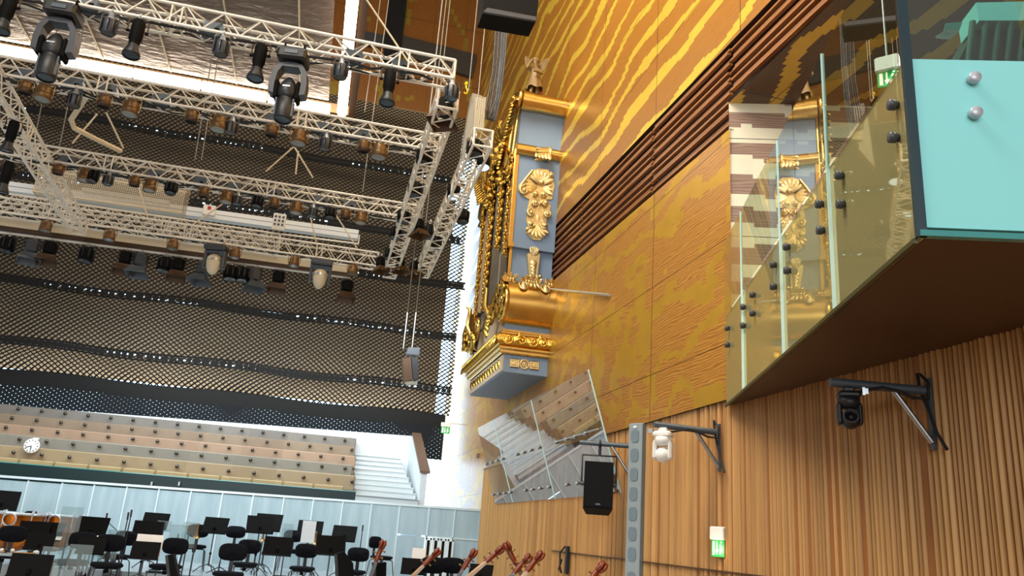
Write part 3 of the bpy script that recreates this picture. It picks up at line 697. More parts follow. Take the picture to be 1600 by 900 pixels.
# ================================================================== REFLECTING GLASS SHEETS ON THE WALL
zc_ = [at(973, 776, 0, XW-.03), at(768, 785, 0, XW-.03)]
yb0, yb1, zb = zc_[0].y, 18.3, (zc_[0].z+zc_[1].z)/2
tp0 = at(918, 578, 1, yb0+.05); tp1y = yb1
sh = empty('glass_sheet', ((XW-.03), (yb0+yb1)/2, zb), 'large tilted reflecting glass sheet with small bolts below the organ', 'glass sheet')
fr_ = [0, .30, .63, 1.0]
def shp(s, u): # s along, u up
    y = yb0+.02+(yb1-yb0)*s; xx = XW-.05+(tp0.x-XW+.05)*u; return Vector((xx, y, zb+(tp0.z-zb)*u))
def inv_s(px):   # joint from the photo along the bottom edge
    return (at(px, 780, 0, XW-.05).y-yb0)/(yb1-yb0)
fr_ = [0, inv_s(868), inv_s(802), 1.0]
for a, b in zip(fr_[:-1], fr_[1:]):
    m = MB(); q = [shp(a+.002, 0), shp(b-.002, 0), shp(b-.002, 1), shp(a+.002, 1)]; m.prism(q, (.0, .0, .0)) if False else m.quad(*q); m.build('glass_pane', MAT['reflector'], sh, True)
for a in fr_[:-1]: m = MB(); m.tube([shp(a, 0), shp(a, 1)], .012, 6); m.build('pane_edge', MAT['glass_edge'], sh, True)
for u in (.12, .52):
    for px in ([776, 785, 794, 803] + [827, 838, 850, 864] + [893, 910, 925, 942]):
        s = inv_s(px); p = shp(s, u); n = Vector((-1, 0, -.35)).normalized()
        bolt(p, n, .03).build('bolt', MAT['steel'], sh, True)
m = MB(); m.tube([shp(0.02, .52)+Vector((-.03, 0, 0)), shp(inv_s(880), .52)+Vector((-.03, 0, 0))], .012, 6); m.build('rail', MAT['silver'], sh, True)

# ================================================================== TRUSSES
ZT, SZ = 7.60, .29
def unit_tube(name, r, L, mat):
    m = MB(); m.tube([(0, 0, 0), (0, 0, L)], r, 6); o = m.build(name, mat); me = o.data; bpy.data.objects.remove(o); return me
BR = {}
def truss(name, p0, p1, label, s=SZ, group='lighting trusses', mat='alu', seglen=.5):
    """box truss; p0,p1 = top front chord ends, horizontal"""
    p0, p1 = Vector(p0), Vector(p1); d = (p1-p0); Ltot = d.length; d.normalize(); side = Vector((-d.y, d.x, 0)).normalized()
    if side.y < 0 and abs(d.x) > .5: side = -side
    if abs(d.y) > .5 and side.x > 0: side = -side
    t = empty('truss', p0, label, 'truss', group)
    offs = [Vector((0, 0, 0)), Vector((0, 0, -s)), side*s, side*s+Vector((0, 0, -s))]
    for o in offs:
        m = MB(); m.tube([o, o+d*Ltot], .024, 8); m.build('chord', MAT[mat], t)
    n = max(2, int(round(Ltot/seglen))); step = Ltot/n
    faces = [(offs[0], offs[1]), (offs[1], offs[3]), (offs[2], offs[3]), (offs[0], offs[2])]
    bl_ = ((step/2)**2+s*s)**.5; key = (round(bl_, 4), mat)
    if key not in BR: BR[key] = unit_tube('brace', .0115, bl_, MAT[mat])
    cnt = 0; rest = MB()
    for fi, (a, b) in enumerate(faces):
        for k in range(n):
            for h in (0, 1):
                if h == 0: q0, q1 = b+d*(k*step), a+d*((k+.5)*step)
                else: q0, q1 = a+d*((k+.5)*step), b+d*((k+1)*step)
                if cnt < 90:
                    o = bpy.data.objects.new('brace', BR[key]); COL.objects.link(o); o.parent = t; o.location = q0; o.rotation_mode = 'QUATERNION'; o.rotation_quaternion = (q1-q0).to_track_quat('Z', 'Y'); o.rotation_mode = 'XYZ'; cnt += 1
                else: rest.tube([q0, q1], .0115, 5)
    if rest.v: o = rest.build('brace', MAT[mat], t); o['kind'] = 'stuff'
    for e in (0.0, Ltot-.0):
        m = MB()
        for a, b in faces: m.tube([a+d*e, b+d*e], .02, 6)
        m.build('end_frame', MAT[mat], t)
    k = 2.0
    while k < Ltot-.3:      # frames where lengths join
        for q in (0, .13):
            m = MB()
            for a, b in faces: m.tube([a+d*(k+q), b+d*(k+q)], .014, 5)
            m.build('joint_frame', MAT[mat], t)
        k += 3.0
    return t
def row_end(px, py): return at(px, py, 2, ZT)
e1 = row_end(712, 94.5); e2 = row_end(689, 212); e3 = row_end(652, 321); e4 = row_end(592, 395)
Yr = [9.75, 12.35, 14.95, 18.95]
Yr = [e1.y, e2.y, e3.y, e4.y]
truss('truss', (-4.6, Yr[0], ZT), (e1.x, Yr[0], ZT), 'nearest silver box truss, carrying the two big black moving lights')
truss('truss', (-6.0, Yr[1], ZT), (e2.x, Yr[1], ZT), 'second silver truss row from the camera, just below the bright tubes')
truss('truss', (-6.6, Yr[2], ZT), (e3.x, Yr[2], ZT), 'third silver truss row, in front of the wire mesh cage')
truss('truss', (-8.6, Yr[3], ZT), (e4.x, Yr[3], ZT), 'farthest long silver truss row, above the cream duct', s=.34)
b4 = at(438, 366, 2, ZT+.25)
truss('truss', (-9.2, b4.y, ZT+.25), (b4.x, b4.y, ZT+.25), 'short rear truss ending beside the white junction panel', s=.33)
# trusses running in depth
a0, a1 = at(684, 128, 2, ZT-.05), at(601, 405, 2, ZT-.05)
truss('truss', (a0.x+.29, Yr[0]+.3, ZT-.31), (a1.x+.29, Yr[3], ZT-.31), 'long side truss joining the right ends of the cross trusses')
b0, b1 = at(742, 200, 2, ZT-.3), at(656, 404, 2, ZT-.3)
truss('truss', (b0.x+.29, b0.y, ZT-.3), (b1.x+.29, b1.y+.5, ZT-.3), 'outer side truss hanging closest to the gilded organ')
c0, c1 = at(22, 150, 2, ZT-.3), at(132, 345, 2, ZT-.3)
truss('truss', (c0.x+.1, Yr[1]-.4, ZT-.31), (c1.x+.05, Yr[3], ZT-.31), 'left side truss descending across the picture with black cable')
# cable looms along the rows
def cable(pts, r, label, mat='cable', name='cable_loom', cat='cable', grp='cable looms on the trusses'):
    m = MB(); m.tube(pts, r, 6); o = m.build(name, MAT[mat], None, at_=pts[0]); return tag(o, label, cat, grp)
for i, (xa, xb, Y) in enumerate(((-4.6, e1.x-.1, Yr[0]), (-6, e2.x-.3, Yr[1]), (-6.5, e3.x-.3, Yr[2]), (-8, e4.x-.2, Yr[3]))):
    rr = random.Random(i); P = []; x = xa
    while x < xb: P.append(Vector((x, Y+.04+rr.uniform(-.02, .03), ZT-SZ-.045+rr.uniform(-.035, .03)))); x += .22
    cable(P, .018, 'black cable loom drooping under the %s truss row' % ['nearest', 'second', 'third', 'farthest'][i])
    P = [p+Vector((0, .22, .05+.03*math.sin(k*2.1))) for k, p in enumerate(P)]
    cable(P, .013, 'thin black cable along the back of the %s truss row' % ['nearest', 'second', 'third', 'farthest'][i])

# ================================================================== STAGE LIGHTS (prototypes hang from their clamp at the origin, facing -Y)
def clamp(t, mat='silver', z=0.0):
    m = MB(); m.torus((0, 0, z), .035, .011, Matrix.Rotation(R_(90), 3, 'Y'), 12, 6); m.box((0, 0, z-.05), (.03, .04, .05)); m.build('clamp', MAT[mat], t)
def yoke(t, w, h, mat, z=-.06):
    m = MB(); m.tube([(-w, 0, z-h), (-w, 0, z-.03), (-w+.03, 0, z), (w-.03, 0, z), (w, 0, z-.03), (w, 0, z-h)], .011, 6); m.build('yoke', MAT[mat], t)
def tilt(a, z): M = Matrix.Rotation(R_(a), 4, 'X'); T = Matrix.Translation((0, 0, z)); return T @ M
def proto_profile():
    t = empty('profile_spot', (0, 0, -50), '', 'stage light'); clamp(t); yoke(t, .13, .2, 'brown_can')
    M = tilt(-3, -.12)
    m = MB(); m.lathe([(0, .06), (.07, .05), (.09, .0), (.09, -.26), (.075, -.29), (.072, -.36)], 16, M); m.build('body', MAT['black'], t)
    m = MB(); m.lathe([(.072, -.36), (.08, -.40), (.12, -.50), (.12, -.535), (.10, -.535)], 16, M); m.build('lens_tube', MAT['cast'], t)
    m = MB(); m.lathe([(0, -.525), (.11, -.525)], 16, M); m.build('lens', MAT['lens_dark'], t)
    m = MB()
    for s in (-1, 1): m.tube([(s*.1, 0, -.25), (s*.145, 0, -.25)], .022, 8)
    m.build('tilt_knob', MAT['black'], t); return Proto(t)
def proto_mini():
    t = empty('small_par_lamp', (0, 0, -50), '', 'stage light'); clamp(t); yoke(t, .105, .26, 'grey_dark')
    M = tilt(3, -.08)
    m = MB(); m.lathe([(0, .03), (.035, .03), (.04, -.02), (.075, -.06)], 14, M); m.build('lamp_cap', MAT['silver'], t)
    m = MB(); m.lathe([(.075, -.06), (.095, -.08), (.095, -.26), (.085, -.27)], 14, M); m.build('body', MAT['grey_dark'], t)
    m = MB()
    for k in range(7): a = R_(20+k*50); m.box((.098*math.cos(a), .098*math.sin(a), -.25), (.012, .012, .17))
    m.build('cooling_fin', MAT['black'], t)
    m = MB(); m.lathe([(0, -.262), (.085, -.262)], 14, M); m.build('lens', MAT['lens_dark'], t); return Proto(t)
def proto_tan(big):
    k = 1.0 if big else .78
    t = empty('par_can' if big else 'small_par_can', (0, 0, -50), '', 'stage light'); clamp(t); yoke(t, .165*k, .2*k, 'brass')
    M = tilt(-4 if big else 6, -.10*k)
    m = MB(); m.lathe([(0, .05*k), (.05*k, .045*k), (.11*k, .0), (.135*k, -.06*k), (.135*k, -.15*k)], 18, M); m.build('body', MAT['tan'], t)
    m = MB(); m.lathe([(.135*k, -.15*k), (.15*k, -.16*k), (.15*k, -.27*k), (.135*k, -.275*k)], 18, M); m.build('lens_ring', MAT['tan' if big else 'brown_can'], t)
    m = MB(); m.lathe([(0, -.255*k), (.07*k, -.258*k), (.138*k, -.262*k)], 18, M); m.build('lens', MAT['lens' if big else 'black'], t)
    m = MB()
    for q in range(6): a = R_(60*q); m.tube([(M @ Vector((.05*k*math.cos(a), .05*k*math.sin(a), .03*k))), (M @ Vector((.115*k*math.cos(a), .115*k*math.sin(a), -.03*k)))], .010*k, 5)
    m.build('vent_rib', MAT['gold_smooth'] if big else MAT['tan'], t); return Proto(t)
def proto_black():
    t = empty('black_lamp', (0, 0, -50), '', 'stage light'); clamp(t); yoke(t, .13, .2, 'cast')
    M = tilt(-10, -.12)
    m = MB(); m.lathe([(0, .05), (.08, .04), (.115, .0), (.115, -.2), (.10, -.21)], 14, M); m.build('body', MAT['black'], t)
    m = MB(); m.lathe([(0, -.2), (.10, -.205)], 14, M); m.build('lens', MAT['lens_dark'], t)
    m = MB()
    for q in range(8): a = R_(45*q); m.box(M @ Vector((.118*math.cos(a), .118*math.sin(a), -.08)), (.02, .02, .14))
    m.build('heat_fin', MAT['cast'], t); return Proto(t)
def proto_flare(name, bm, fm):
    t = empty(name, (0, 0, -50), '', 'stage light'); clamp(t); yoke(t, .14, .18, 'cast')
    M = tilt(-8, -.06)
    m = MB(); m.cbox((0, .01, -.22), (.24, .24, .32), .05, Matrix.Rotation(R_(-8), 3, 'X')); m.build('body', MAT[bm], t)
    a = [M @ Vector((x*.13, y*.13, -.34)) for x, y in ((-1, -1), (1, -1), (1, 1), (-1, 1))]; b = [M @ Vector((x*.21, y*.21, -.50)) for x, y in ((-1, -1), (1, -1), (1, 1), (-1, 1))]
    for i in range(4):
        j = (i+1) % 4; m = MB(); q = [a[i], a[j], b[j], b[i]]; n = (q[1]-q[0]).cross(q[3]-q[0]).normalized()*.008; m.prism(q, n); m.build('barn_door', MAT[fm], t)
    m = MB(); m.lathe([(0, -.33), (.10, -.335)], 12, M); m.build('lens', MAT['lens_dark'], t); return Proto(t)
def proto_moving():
    t = empty('moving_light', (0, 0, -50), '', 'moving light')
    m = MB()
    for s in (-.12, .12): m.torus((s, 0, 0), .035, .014, Matrix.Rotation(R_(90), 3, 'Y'), 12, 6); m.box((s, 0, -.045), (.04, .05, .05))
    m.build('clamp', MAT['black'], t)
    m = MB(); m.cbox((0, 0, -.17), (.36, .34, .17), .03); b_ = m.build('base', MAT['cast'], t)
    m = MB(); m.box((0, -.175, -.17), (.16, .01, .05)); 
    for s in (-.16, .16): m.tube([(s, -.17, -.14), (s, -.19, -.14)], .012, 6)
    m.build('display', MAT['greyblue'], b_)
    m = MB(); m.tube([(0, 0, -.21), (0, 0, -.25)], .13, 16)
    P = [(-.225, 0, -.70), (-.23, 0, -.56), (-.21, 0, -.40), (-.14, 0, -.29), (-.05, 0, -.27), (.05, 0, -.27), (.14, 0, -.29), (.21, 0, -.40), (.23, 0, -.56), (.225, 0, -.70)]
    # chunky arch with flat inner faces
    out = [Vector((x, 0, z)) for x, _, z in P]; inn = [Vector((x*.70, 0, z-.075*(1-abs(x)/.3)-(.0))) for x, _, z in P]
    for i in range(len(P)-1):
        q = [out[i], out[i+1], inn[i+1], inn[i]]; m.prism([v+Vector((0, -.085, 0)) for v in q], (0, .17, 0))
    m.build('yoke', MAT['grey_dark'], t)
    M = Matrix.Translation((0, 0, -.64)) @ Matrix.Rotation(R_(-4), 4, 'X')
    m = MB(); m.lathe([(0, .20), (.03, .195), (.05, .17), (.09, .11), (.125, .02), (.13, -.06), (.12, -.10), (.105, -.12)], 20, M); m.build('head', MAT['cast'], t)
    for s in (-1, 1): m = MB(); m.cbox(M @ Vector((s*.13, 0, -.02)), (.05, .2, .26), .02); m.build('head_cover', MAT['black'], t)
    m = MB(); m.lathe([(.10, -.10), (.103, -.16), (.112, -.17), (.112, -.40), (.105, -.42), (.09, -.42)], 20, M); hb = m.build('lens_barrel', MAT['cast'], t)
    m = MB(); m.lathe([(0, -.405), (.098, -.41)], 18, M); m.build('lens', MAT['lens_dark'], hb)
    for s in (-1, 1): m = MB(); m.box(M @ Vector((s*.105, -.05, -.26)), (.02, .03, .24)); m.build('side_rail', MAT['greyblue'], t)
    m = MB(); m.box(M @ Vector((0, -.128, -.0)), (.09, .008, .02)); m.build('name_plate', MAT['silver'], t)
    return Proto(t)
def proto_shell():
    t = empty('shell_moving_light', (0, 0, -50), '', 'moving light')
    m = MB()
    for s in (-.13, .13): m.box((s, 0, -.02), (.04, .06, .09))
    m.build('clamp', MAT['beam'], t)
    m = MB(); m.cbox((0, 0, -.12), (.44, .34, .13), .03); m.build('base', MAT['grey_dark'], t)
    m = MB(); 
    for s in (-1, 1): m.cbox((s*.19, 0, -.36), (.06, .18, .38), .025)
    m.cbox((0, 0, -.21), (.42, .2, .06), .02); m.build('yoke', MAT['greyblue'], t)
    m = MB(); M = Matrix.Translation((0, -.02, -.40)) @ Matrix.Rotation(R_(-6), 4, 'X')
    m.lathe([(0, .13), (.10, .12), (.145, .06), (.15, -.02), (.13, -.14), (.09, -.23), (.04, -.28), (0, -.285)], 18, M); m.build('head', MAT['beam'], t)
    m = MB(); m.lathe([(.151, .02), (.156, .01), (.154, -.02)], 18, M); m.build('trim_ring', MAT['silver'], t)
    return Proto(t)
PF, MI, TB, TS, BK = proto_profile(), proto_mini(), proto_tan(True), proto_tan(False), proto_black()
FG, FB, MV, SH = proto_flare('flood_lamp', 'grey_dark', 'greyblue'), proto_flare('barndoor_lamp', 'black', 'brown_can'), proto_moving(), proto_shell()
rows_ = ['nearest', 'second', 'third', 'farthest']
def hang(proto, lst, row, desc, drop, group, scale=1.0, yoff=0.0, dz=0.0):
    """lst: photo centres; drop: distance from clamp to the body's centre"""
    lst = sorted(lst)
    for i, (px, py) in enumerate(lst):
        Y = Yr[row]+yoff; p = at(px, py, 1, Y); z = (ZT-(.34 if row == 3 else SZ)+dz) if dz is not None else p.z+drop*scale
        proto.put((p.x, Y, z), (0, 0, R_(random.Random(int(px)).uniform(-16, 16))), desc % (ORD[i], rows_[row]), group, scale)
hang(MV, [(88, 65), (453, 125)], 0, '%s big black moving light from the left on the %s truss', .5, None, 1.06)
hang(PF, [(8, 31), (211, 64), (404, 100), (607, 138)], 0, '%s long black profile spotlight from the left under the %s truss', .3, None, .92)
hang(MI, [(170, 42), (346, 73), (533, 105), (706, 140)], 0, '%s small silver-capped lamp from the left under the %s truss', .2, None, .95)
hang(TB, [(67, 154), (203, 177), (341, 200), (466, 220), (592, 241)], 1, '%s big tan par can from the left under the %s truss', .2, None, .86)
hang(TS, [(38, 143), (161, 165), (298, 188), (424, 207), (568, 230)], 1, '%s small tan lamp from the left under the %s truss', .15, None, .84)
hang(MI, [(113, 168), (360, 206), (507, 234)], 1, '%s dark silver-capped lamp from the left under the %s truss', .2, None, .95)
hang(TB, [(135, 265), (236, 283), (356, 298), (465, 314), (565, 330)], 2, '%s big tan par can from the left under the %s truss', .2, None, .8)
hang(TS, [(93, 258), (212, 276), (320, 291), (430, 305), (542, 321)], 2, '%s small tan lamp from the left under the %s truss', .15, None, .82)
hang(MI, [(170, 277), (372, 305), (490, 324)], 2, '%s silver-capped small lamp from the left under the %s truss', .2, None, .86)
hang(BK, [(146, 273), (268, 292), (403, 314), (517, 328)], 2, '%s short black lamp from the left under the %s truss', .2, None, .9)
hang(TB, [(72, 354), (172, 367), (271, 380), (368, 392), (460, 407), (552, 418)], 3, '%s tan can from the left hanging in front of the cream duct, %s row', .2, None, .84)
hang(SH, [(336, 405), (502, 418)], 3, '%s shell-headed moving light from the left under the %s truss', .35, None, 1.15)

# lighting bar under the far truss, with floods and barndoor lamps
YBAR = Yr[3]+.9
pb0, pb1 = at(0, 363, 1, YBAR), at(547, 434, 1, YBAR)
zb_ = (pb0.z*.4+pb1.z*.6)
m = MB(); m.tube([(-9, YBAR, pb0.z+(pb0.z-pb1.z)*.15), (pb1.x, YBAR, pb1.z)], .035, 8); o = m.build('lighting_bar', MAT['alu'], None, at_=(-4, YBAR, zb_)); tag(o, 'long thin lighting bar below the cream duct, carrying floods', 'bar')
def onbar(px, py): p = at(px, py, 1, YBAR); return p
def bar(proto, lst, desc, drop, scale):
    for i, (px, py) in enumerate(sorted(lst)):
        p = onbar(px, py); u = (p.x-pb0.x)/(pb1.x-pb0.x); z = pb0.z+(pb1.z-pb0.z)*u
        proto.put((p.x, YBAR, z), (0, 0, R_(random.Random(int(px*3)).uniform(-28, 28))), desc % ORD[i], 'lamps on the lower lighting bar', scale)
bar(FG, [(50, 388), (222, 397), (318, 420), (400, 420)], '%s grey flared flood lamp from the left on the lower bar', .3, 1.15)
bar(FB, [(75, 402), (196, 403), (281, 405), (436, 430), (543, 443)], '%s brown barndoor lamp from the left on the lower bar', .3, 1.1)
bar(BK, [(12, 383), (137, 395), (260, 405), (362, 415), (382, 420)], '%s plain black lamp from the left on the lower bar', .2, 1.4)
# cream duct behind the far truss
def longbox(name, pA, pB, Y, h, d, mat, label, cat):
    a, b = at(*pA, 1, Y), at(*pB, 1, Y); m = MB()
    P = [a+Vector((0, 0, h/2)), b+Vector((0, 0, h/2)), b-Vector((0, 0, h/2)), a-Vector((0, 0, h/2))]; m.prism(P, (0, d, 0)); t = empty(name, (a+b)/2, label, cat); m.build('casing', MAT[mat], t, True); return t, a, b
t, a, b = longbox('duct', (-40, 339), (548, 420), Yr[3]+.8, .22, .3, 'beam', 'long cream duct running behind the farthest truss', 'duct')
m = MB(); m.prism([a+Vector((0, .02, -.11)), b+Vector((0, .02, -.11)), b+Vector((0, .02, -.2)), a+Vector((0, .02, -.2))], (0, .25, 0)); m.build('lower_flange', MAT['brown_can'], t, True)
t, a, b = longbox('duct', (-40, 283), (560, 366), Yr[3]+1.6, .24, .25, 'white_matt', 'white rectangular duct ending left of the side truss', 'duct')
m = MB(); m.prism([a+Vector((0, -.004, .005)), b+Vector((0, -.004, .005)), b+Vector((0, -.004, -.006)), a+Vector((0, -.004, -.006))], (0, .01, 0)); m.build('joint_line', MAT['grey_dark'], t, True)
m = MB(); q0, q1 = at(440, 366, 1, Yr[3]+1.5), at(560, 381, 1, Yr[3]+1.5); m.tube([q0, q1], .025, 6); m.tube([q1, q1+Vector((0, 0, .25))], .02, 6); m.build('lower_rail', MAT['alu'], t, True)
jp = at(329, 327, 1, Yr[3]+1.0)
t = empty('junction_panel', at(436, 347, 1, b4.y-.07), 'white junction panel with sockets in front of the white duct', 'panel')
m = MB(); m.cbox((0, 0, 0), (.30, .08, .42), .01); m.build('case', MAT['white'], t)
m = MB()
for i in range(3):
    for k in range(3): m.box((-.09+.09*k, -.045, .12-.1*i), (.05, .02, .05))
m.build('socket', MAT['grey_dark'], t)
t = empty('wall_box', at(327, 329, 1, Yr[3]+1.4), 'small white box with a red mark before the white duct', 'box')
m = MB(); m.cbox((0, 0, 0), (.30, .1, .27), .01); m.build('case', MAT['white'], t)
m = MB(); m.box((0, -.055, .05), (.08, .01, .09)); m.build('mark', MAT['red'], t)
# wire mesh cage
t = empty('mesh_cage', at(175, 300, 1, Yr[3]+1.1), 'large wire mesh cage box hanging behind the third truss', 'cage')
YCg = Yr[3]+1.1
c4 = [at(58, 258, 1, YCg), at(294, 289, 1, YCg), at(286, 333, 1, YCg), at(52, 300, 1, YCg)]
top = (c4[0].z+c4[1].z)/2; bot = (c4[2].z+c4[3].z)/2; xl, xr = c4[3].x, c4[1].x
m = MB(); m.quad((xl, YCg, bot), (xr, YCg, bot), (xr, YCg, top), (xl, YCg, top)); m.quad((xr, YCg, bot), (xr, YCg+.4, bot), (xr, YCg+.4, top), (xr, YCg, top)); m.quad((xl, YCg, bot), (xr, YCg, bot), (xr, YCg+.4, bot), (xl, YCg+.4, bot)); m.build('wire_mesh', MAT['cage'], t, True)
m = MB()
for y in (YCg, YCg+.4):
    m.tube([(xl, y, bot), (xr, y, bot), (xr, y, top), (xl, y, top), (xl, y, bot)], .022, 6)
for x in (xl, xr):
    for z in (bot, top): m.tube([(x, YCg, z), (x, YCg+.4, z)], .022, 6)
m.build('frame', MAT['beam'], t, True)
m = MB(); m.box(((xl+xr)/2+.3, YCg+.2, bot+.28), ((xr-xl)*.6, .2, .07)); m.build('inner_bar', MAT['white_matt'], t, True)
# gear boxes lying inside the trusses
for row, lst in ((0, [(140, 8), (335, 46), (553, 85), (626, 98)]), (1, [(43, 120), (118, 132), (170, 143), (253, 157), (357, 173), (428, 186), (506, 200), (564, 211)]), (2, [(110, 240), (175, 251), (247, 260), (315, 270), (370, 278), (430, 287), (505, 297), (548, 306)])):
    for i, (px, py) in enumerate(lst):
        p = at(px, py, 1, Yr[row]+.16); t = empty('driver_box', (p.x, Yr[row]+.16, ZT-SZ+.10), '%s grey driver box from the left lying inside the %s truss' % (ORD[i], rows_[row]), 'driver box')
        m = MB(); w = .30; m.prism([Vector((-w/2, -.09, -.085)), Vector((w/2, -.09, -.085)), Vector((w/2-.04, -.09, .085)), Vector((-w/2+.04, -.09, .085))], (0, .18, 0)); m.build('case', MAT['greyblue'], t)
        m = MB(); m.box((.05, -.097, -.02), (.06, .012, .03)); m.build('connector', MAT['black'], t)
# lamps on the side trusses
def side(proto, lst, ref, zoff, desc, scale, rz=0):
    for i, (px, py) in enumerate(lst):
        p = at(px, py, 2, ZT+zoff); proto.put((p.x, p.y, p.z+.2*scale), (0, 0, R_(rz)), desc % ORD[i], None, scale)
side(BK, [(664, 245), (650, 297), (632, 338), (620, 364), (611, 397)], 0, -.42, '%s black lamp from the front along the inner side truss', 1.1, -40)
side(BK, [(741, 232), (722, 338), (671, 362), (683, 380)], 0, -.42, '%s black lamp from the front along the outer side truss', 1.1, 20)
side(FB, [(595, 408), (626, 408), (655, 350), (648, 415)], 0, -.42, '%s small brown barndoor lamp near the far end of side trusses', .8, 30)
side(FB, [(697, 165)], 0, -.3, '%s brown and black lamp hanging at the near corner of side truss', .95, -30)
BL = empty('blue_lens_lamp', (0, 0, -50), '', 'stage light'); clamp(BL); yoke(BL, .15, .2, 'cast')
m = MB(); M = tilt(-14, -.12); m.lathe([(0, .05), (.09, .04), (.13, .0), (.13, -.24), (.115, -.25)], 14, M); m.build('body', MAT['black'], BL)
m = MB(); m.lathe([(0, -.235), (.118, -.24)], 14, M); m.build('lens', MAT['lens_blue'], BL)
BLP = Proto(BL)
side(BLP, [(754, 252), (708, 298)], 0, -.42, '%s black lamp with glowing blue-white lens beside the organ', .88, 15)
for i, (px, py) in enumerate(((14, 225), (6, 290))):
    p = at(px, py, 1, 12.6); PF.put((p.x, 12.6, p.z+.45), (R_(10), 0, R_(30)), '%s dark spotlight clamped left of the left side truss' % ('upper', 'lower')[i], None, .85)
# louvred speaker panel by the organ
t = empty('mesh_speaker', at(746, 196, 1, 15.5), 'grey mesh-fronted speaker panel hanging between truss and organ', 'speaker')
q = [at(x, y, 1, 15.5) for x, y in ((738, 145), (754, 150), (744, 215), (722, 240))]
m = MB(); m.prism(q, (0, .3, 0)); m.build('case', M_('grey_speaker_case', '8a8478', .5), t, True)
q = [at(x, y, 1, 15.45) for x, y in ((742, 152), (760, 152), (756, 200), (740, 200))]
m = MB(); m.prism(q, (0, .04, 0)); m.build('grille', MAT['cage'], t, True)
# suspension lines, hooks, hanging loudspeaker
def line(p0, p1, label, r=.009, mat='cord', name='suspension_cable', grp='suspension cables'):
    m = MB(); m.tube([p0, p1], r, 5); return tag(m.build(name, MAT[mat], None, at_=p0), label, 'cable', grp)
for (xa, ya), (xb, yb), Y, lab in (((152, 178), (113, 224), Yr[2], 'left leg of the left sling above the third truss'), ((166, 176), (193, 232), Yr[2], 'right leg of the left sling above the third truss'),
        ((458, 230), (415, 268), Yr[2], 'left leg of the middle sling above the third truss'), ((460, 230), (489, 278), Yr[2], 'right leg of the middle sling above the third truss'),
        ((466, 236), (462, 272), Yr[2], 'straight strap under the tan can onto the third truss'), ((213, 280), (232, 345), Yr[3], 'single sling line onto the farthest truss'), ((357, 312), (300, 352), Yr[3], 'slanting sling line right of the mesh cage'),
        ((481, 322), (494, 378), Yr[3], 'white line dropping to the farthest truss'), ((525, 336), (558, 388), Yr[3], 'white line near the right end of the farthest truss')):
    line(at(xa, ya, 1, Y), at(xb, yb, 1, Y), lab, .018, 'beam')
line(at(573, 0, 1, Yr[0]), at(640, 100, 1, Yr[0]), 'pale sling rope above the right end of the nearest truss', .014, 'beam')
for i, (px, y0, y1, Y) in enumerate(((55, 165, 250, 17), (98, 165, 235, 17), (310, 188, 250, 17), (320, 190, 250, 17), (574, 130, 175, 17), (572, 240, 300, 17), (641, 425, 545, 16), (655, 420, 545, 16), (758, 30, 170, 14), (667, 255, 345, 16), (660, 255, 345, 16), (745, 0, 142, 15.3))):
    a_ = at(px, y0, 1, Y); b_ = at(px-(y1-y0)*.09, y1, 1, Y); a_.z = ZK-.01 if (a_.x < cx-.4 and Y < cyb-.4) else 25.88
    line(a_, b_, '%s thin vertical hoist cable counted from the left' % ORD[[1, 2, 3, 4, 6, 5, 7, 8, 11, 10, 9, 11][i]-1], .011)
def hook(px, py, Y, lab, s=1):
    t = empty('hoist_hook', at(px, py, 1, Y), lab, 'hook', 'yellow hoist hooks'); m = MB()
    m.tube([(0, 0, .16*s), (0, 0, .04*s), (.03*s, 0, 0), (.03*s, 0, -.06*s), (0, 0, -.09*s), (-.03*s, 0, -.06*s)], .014*s, 6); m.ball((0, 0, .12*s), .035*s, 8); m.build('hook', MAT['yellow'], t)
hook(457, 328, Yr[2]+.14, 'yellow hoist hook above the white duct')
h_ = at(457, 328, 1, Yr[2]+.14); line(h_+Vector((0, 0, .15)), Vector((h_.x, h_.y, ZT-.3)), 'short chain holding the yellow hook above the white duct'); hook(653, 345, 16, 'yellow hoist hook beside the side trusses', 1.3); hook(728, 140, 15.3, 'yellow hoist hook above the grey mesh speaker', 1.2)
pl = [at(x, y, 1, Y) for x, y, Y in ((138, 146, 12.65), (121, 172, 13.1), (111, 187, 13.4), (116, 200, 13.6), (145, 215, 14.1), (188, 236, 14.95))]
m = MB(); m.tube(pl, .045, 8); tag(m.build('bent_pipe', MAT['beam'], None, at_=pl[2]), 'pale bent pipe against the curtain, left of centre', 'pipe')
t = empty('hanging_loudspeaker', at(798, 12, 1, 11.5), 'black loudspeaker hanging from the ceiling above the organ', 'speaker')
q = [at(x, y, 1, 11.5) for x, y in ((757, -30), (845, -30), (838, 32), (755, 17))]
m = MB(); m.prism(q, (0, .5, 0)); m.build('cabinet', MAT['black'], t, True)
q = [at(x, y, 1, 11.45) for x, y in ((762, 12), (838, 26), (838, 32), (755, 18))]; m = MB(); m.prism(q, (0, .05, 0)); m.build('lower_edge', MAT['grey_dark'], t, True)
for i in range(5):
    x = 779+i*1.8; P = [at(a, b, 1, 14.2) for a, b in ((x+14, -70), (x+3, 90), (x-4, 150), (x-14+i*.5, 184+i), (x-20+i, 186+i), (x-20+i*1.5, 170), (x-9+i, 110), (x+4, -70))]
    m = MB(); m.tube(P, .014, 6); tag(m.build('hanging_cable', MAT['cast' if i % 2 else 'grey_dark'], None, at_=P[0]), 'looped bundle of thick cables hanging beside the organ top', 'cable', 'looped cables by the organ')
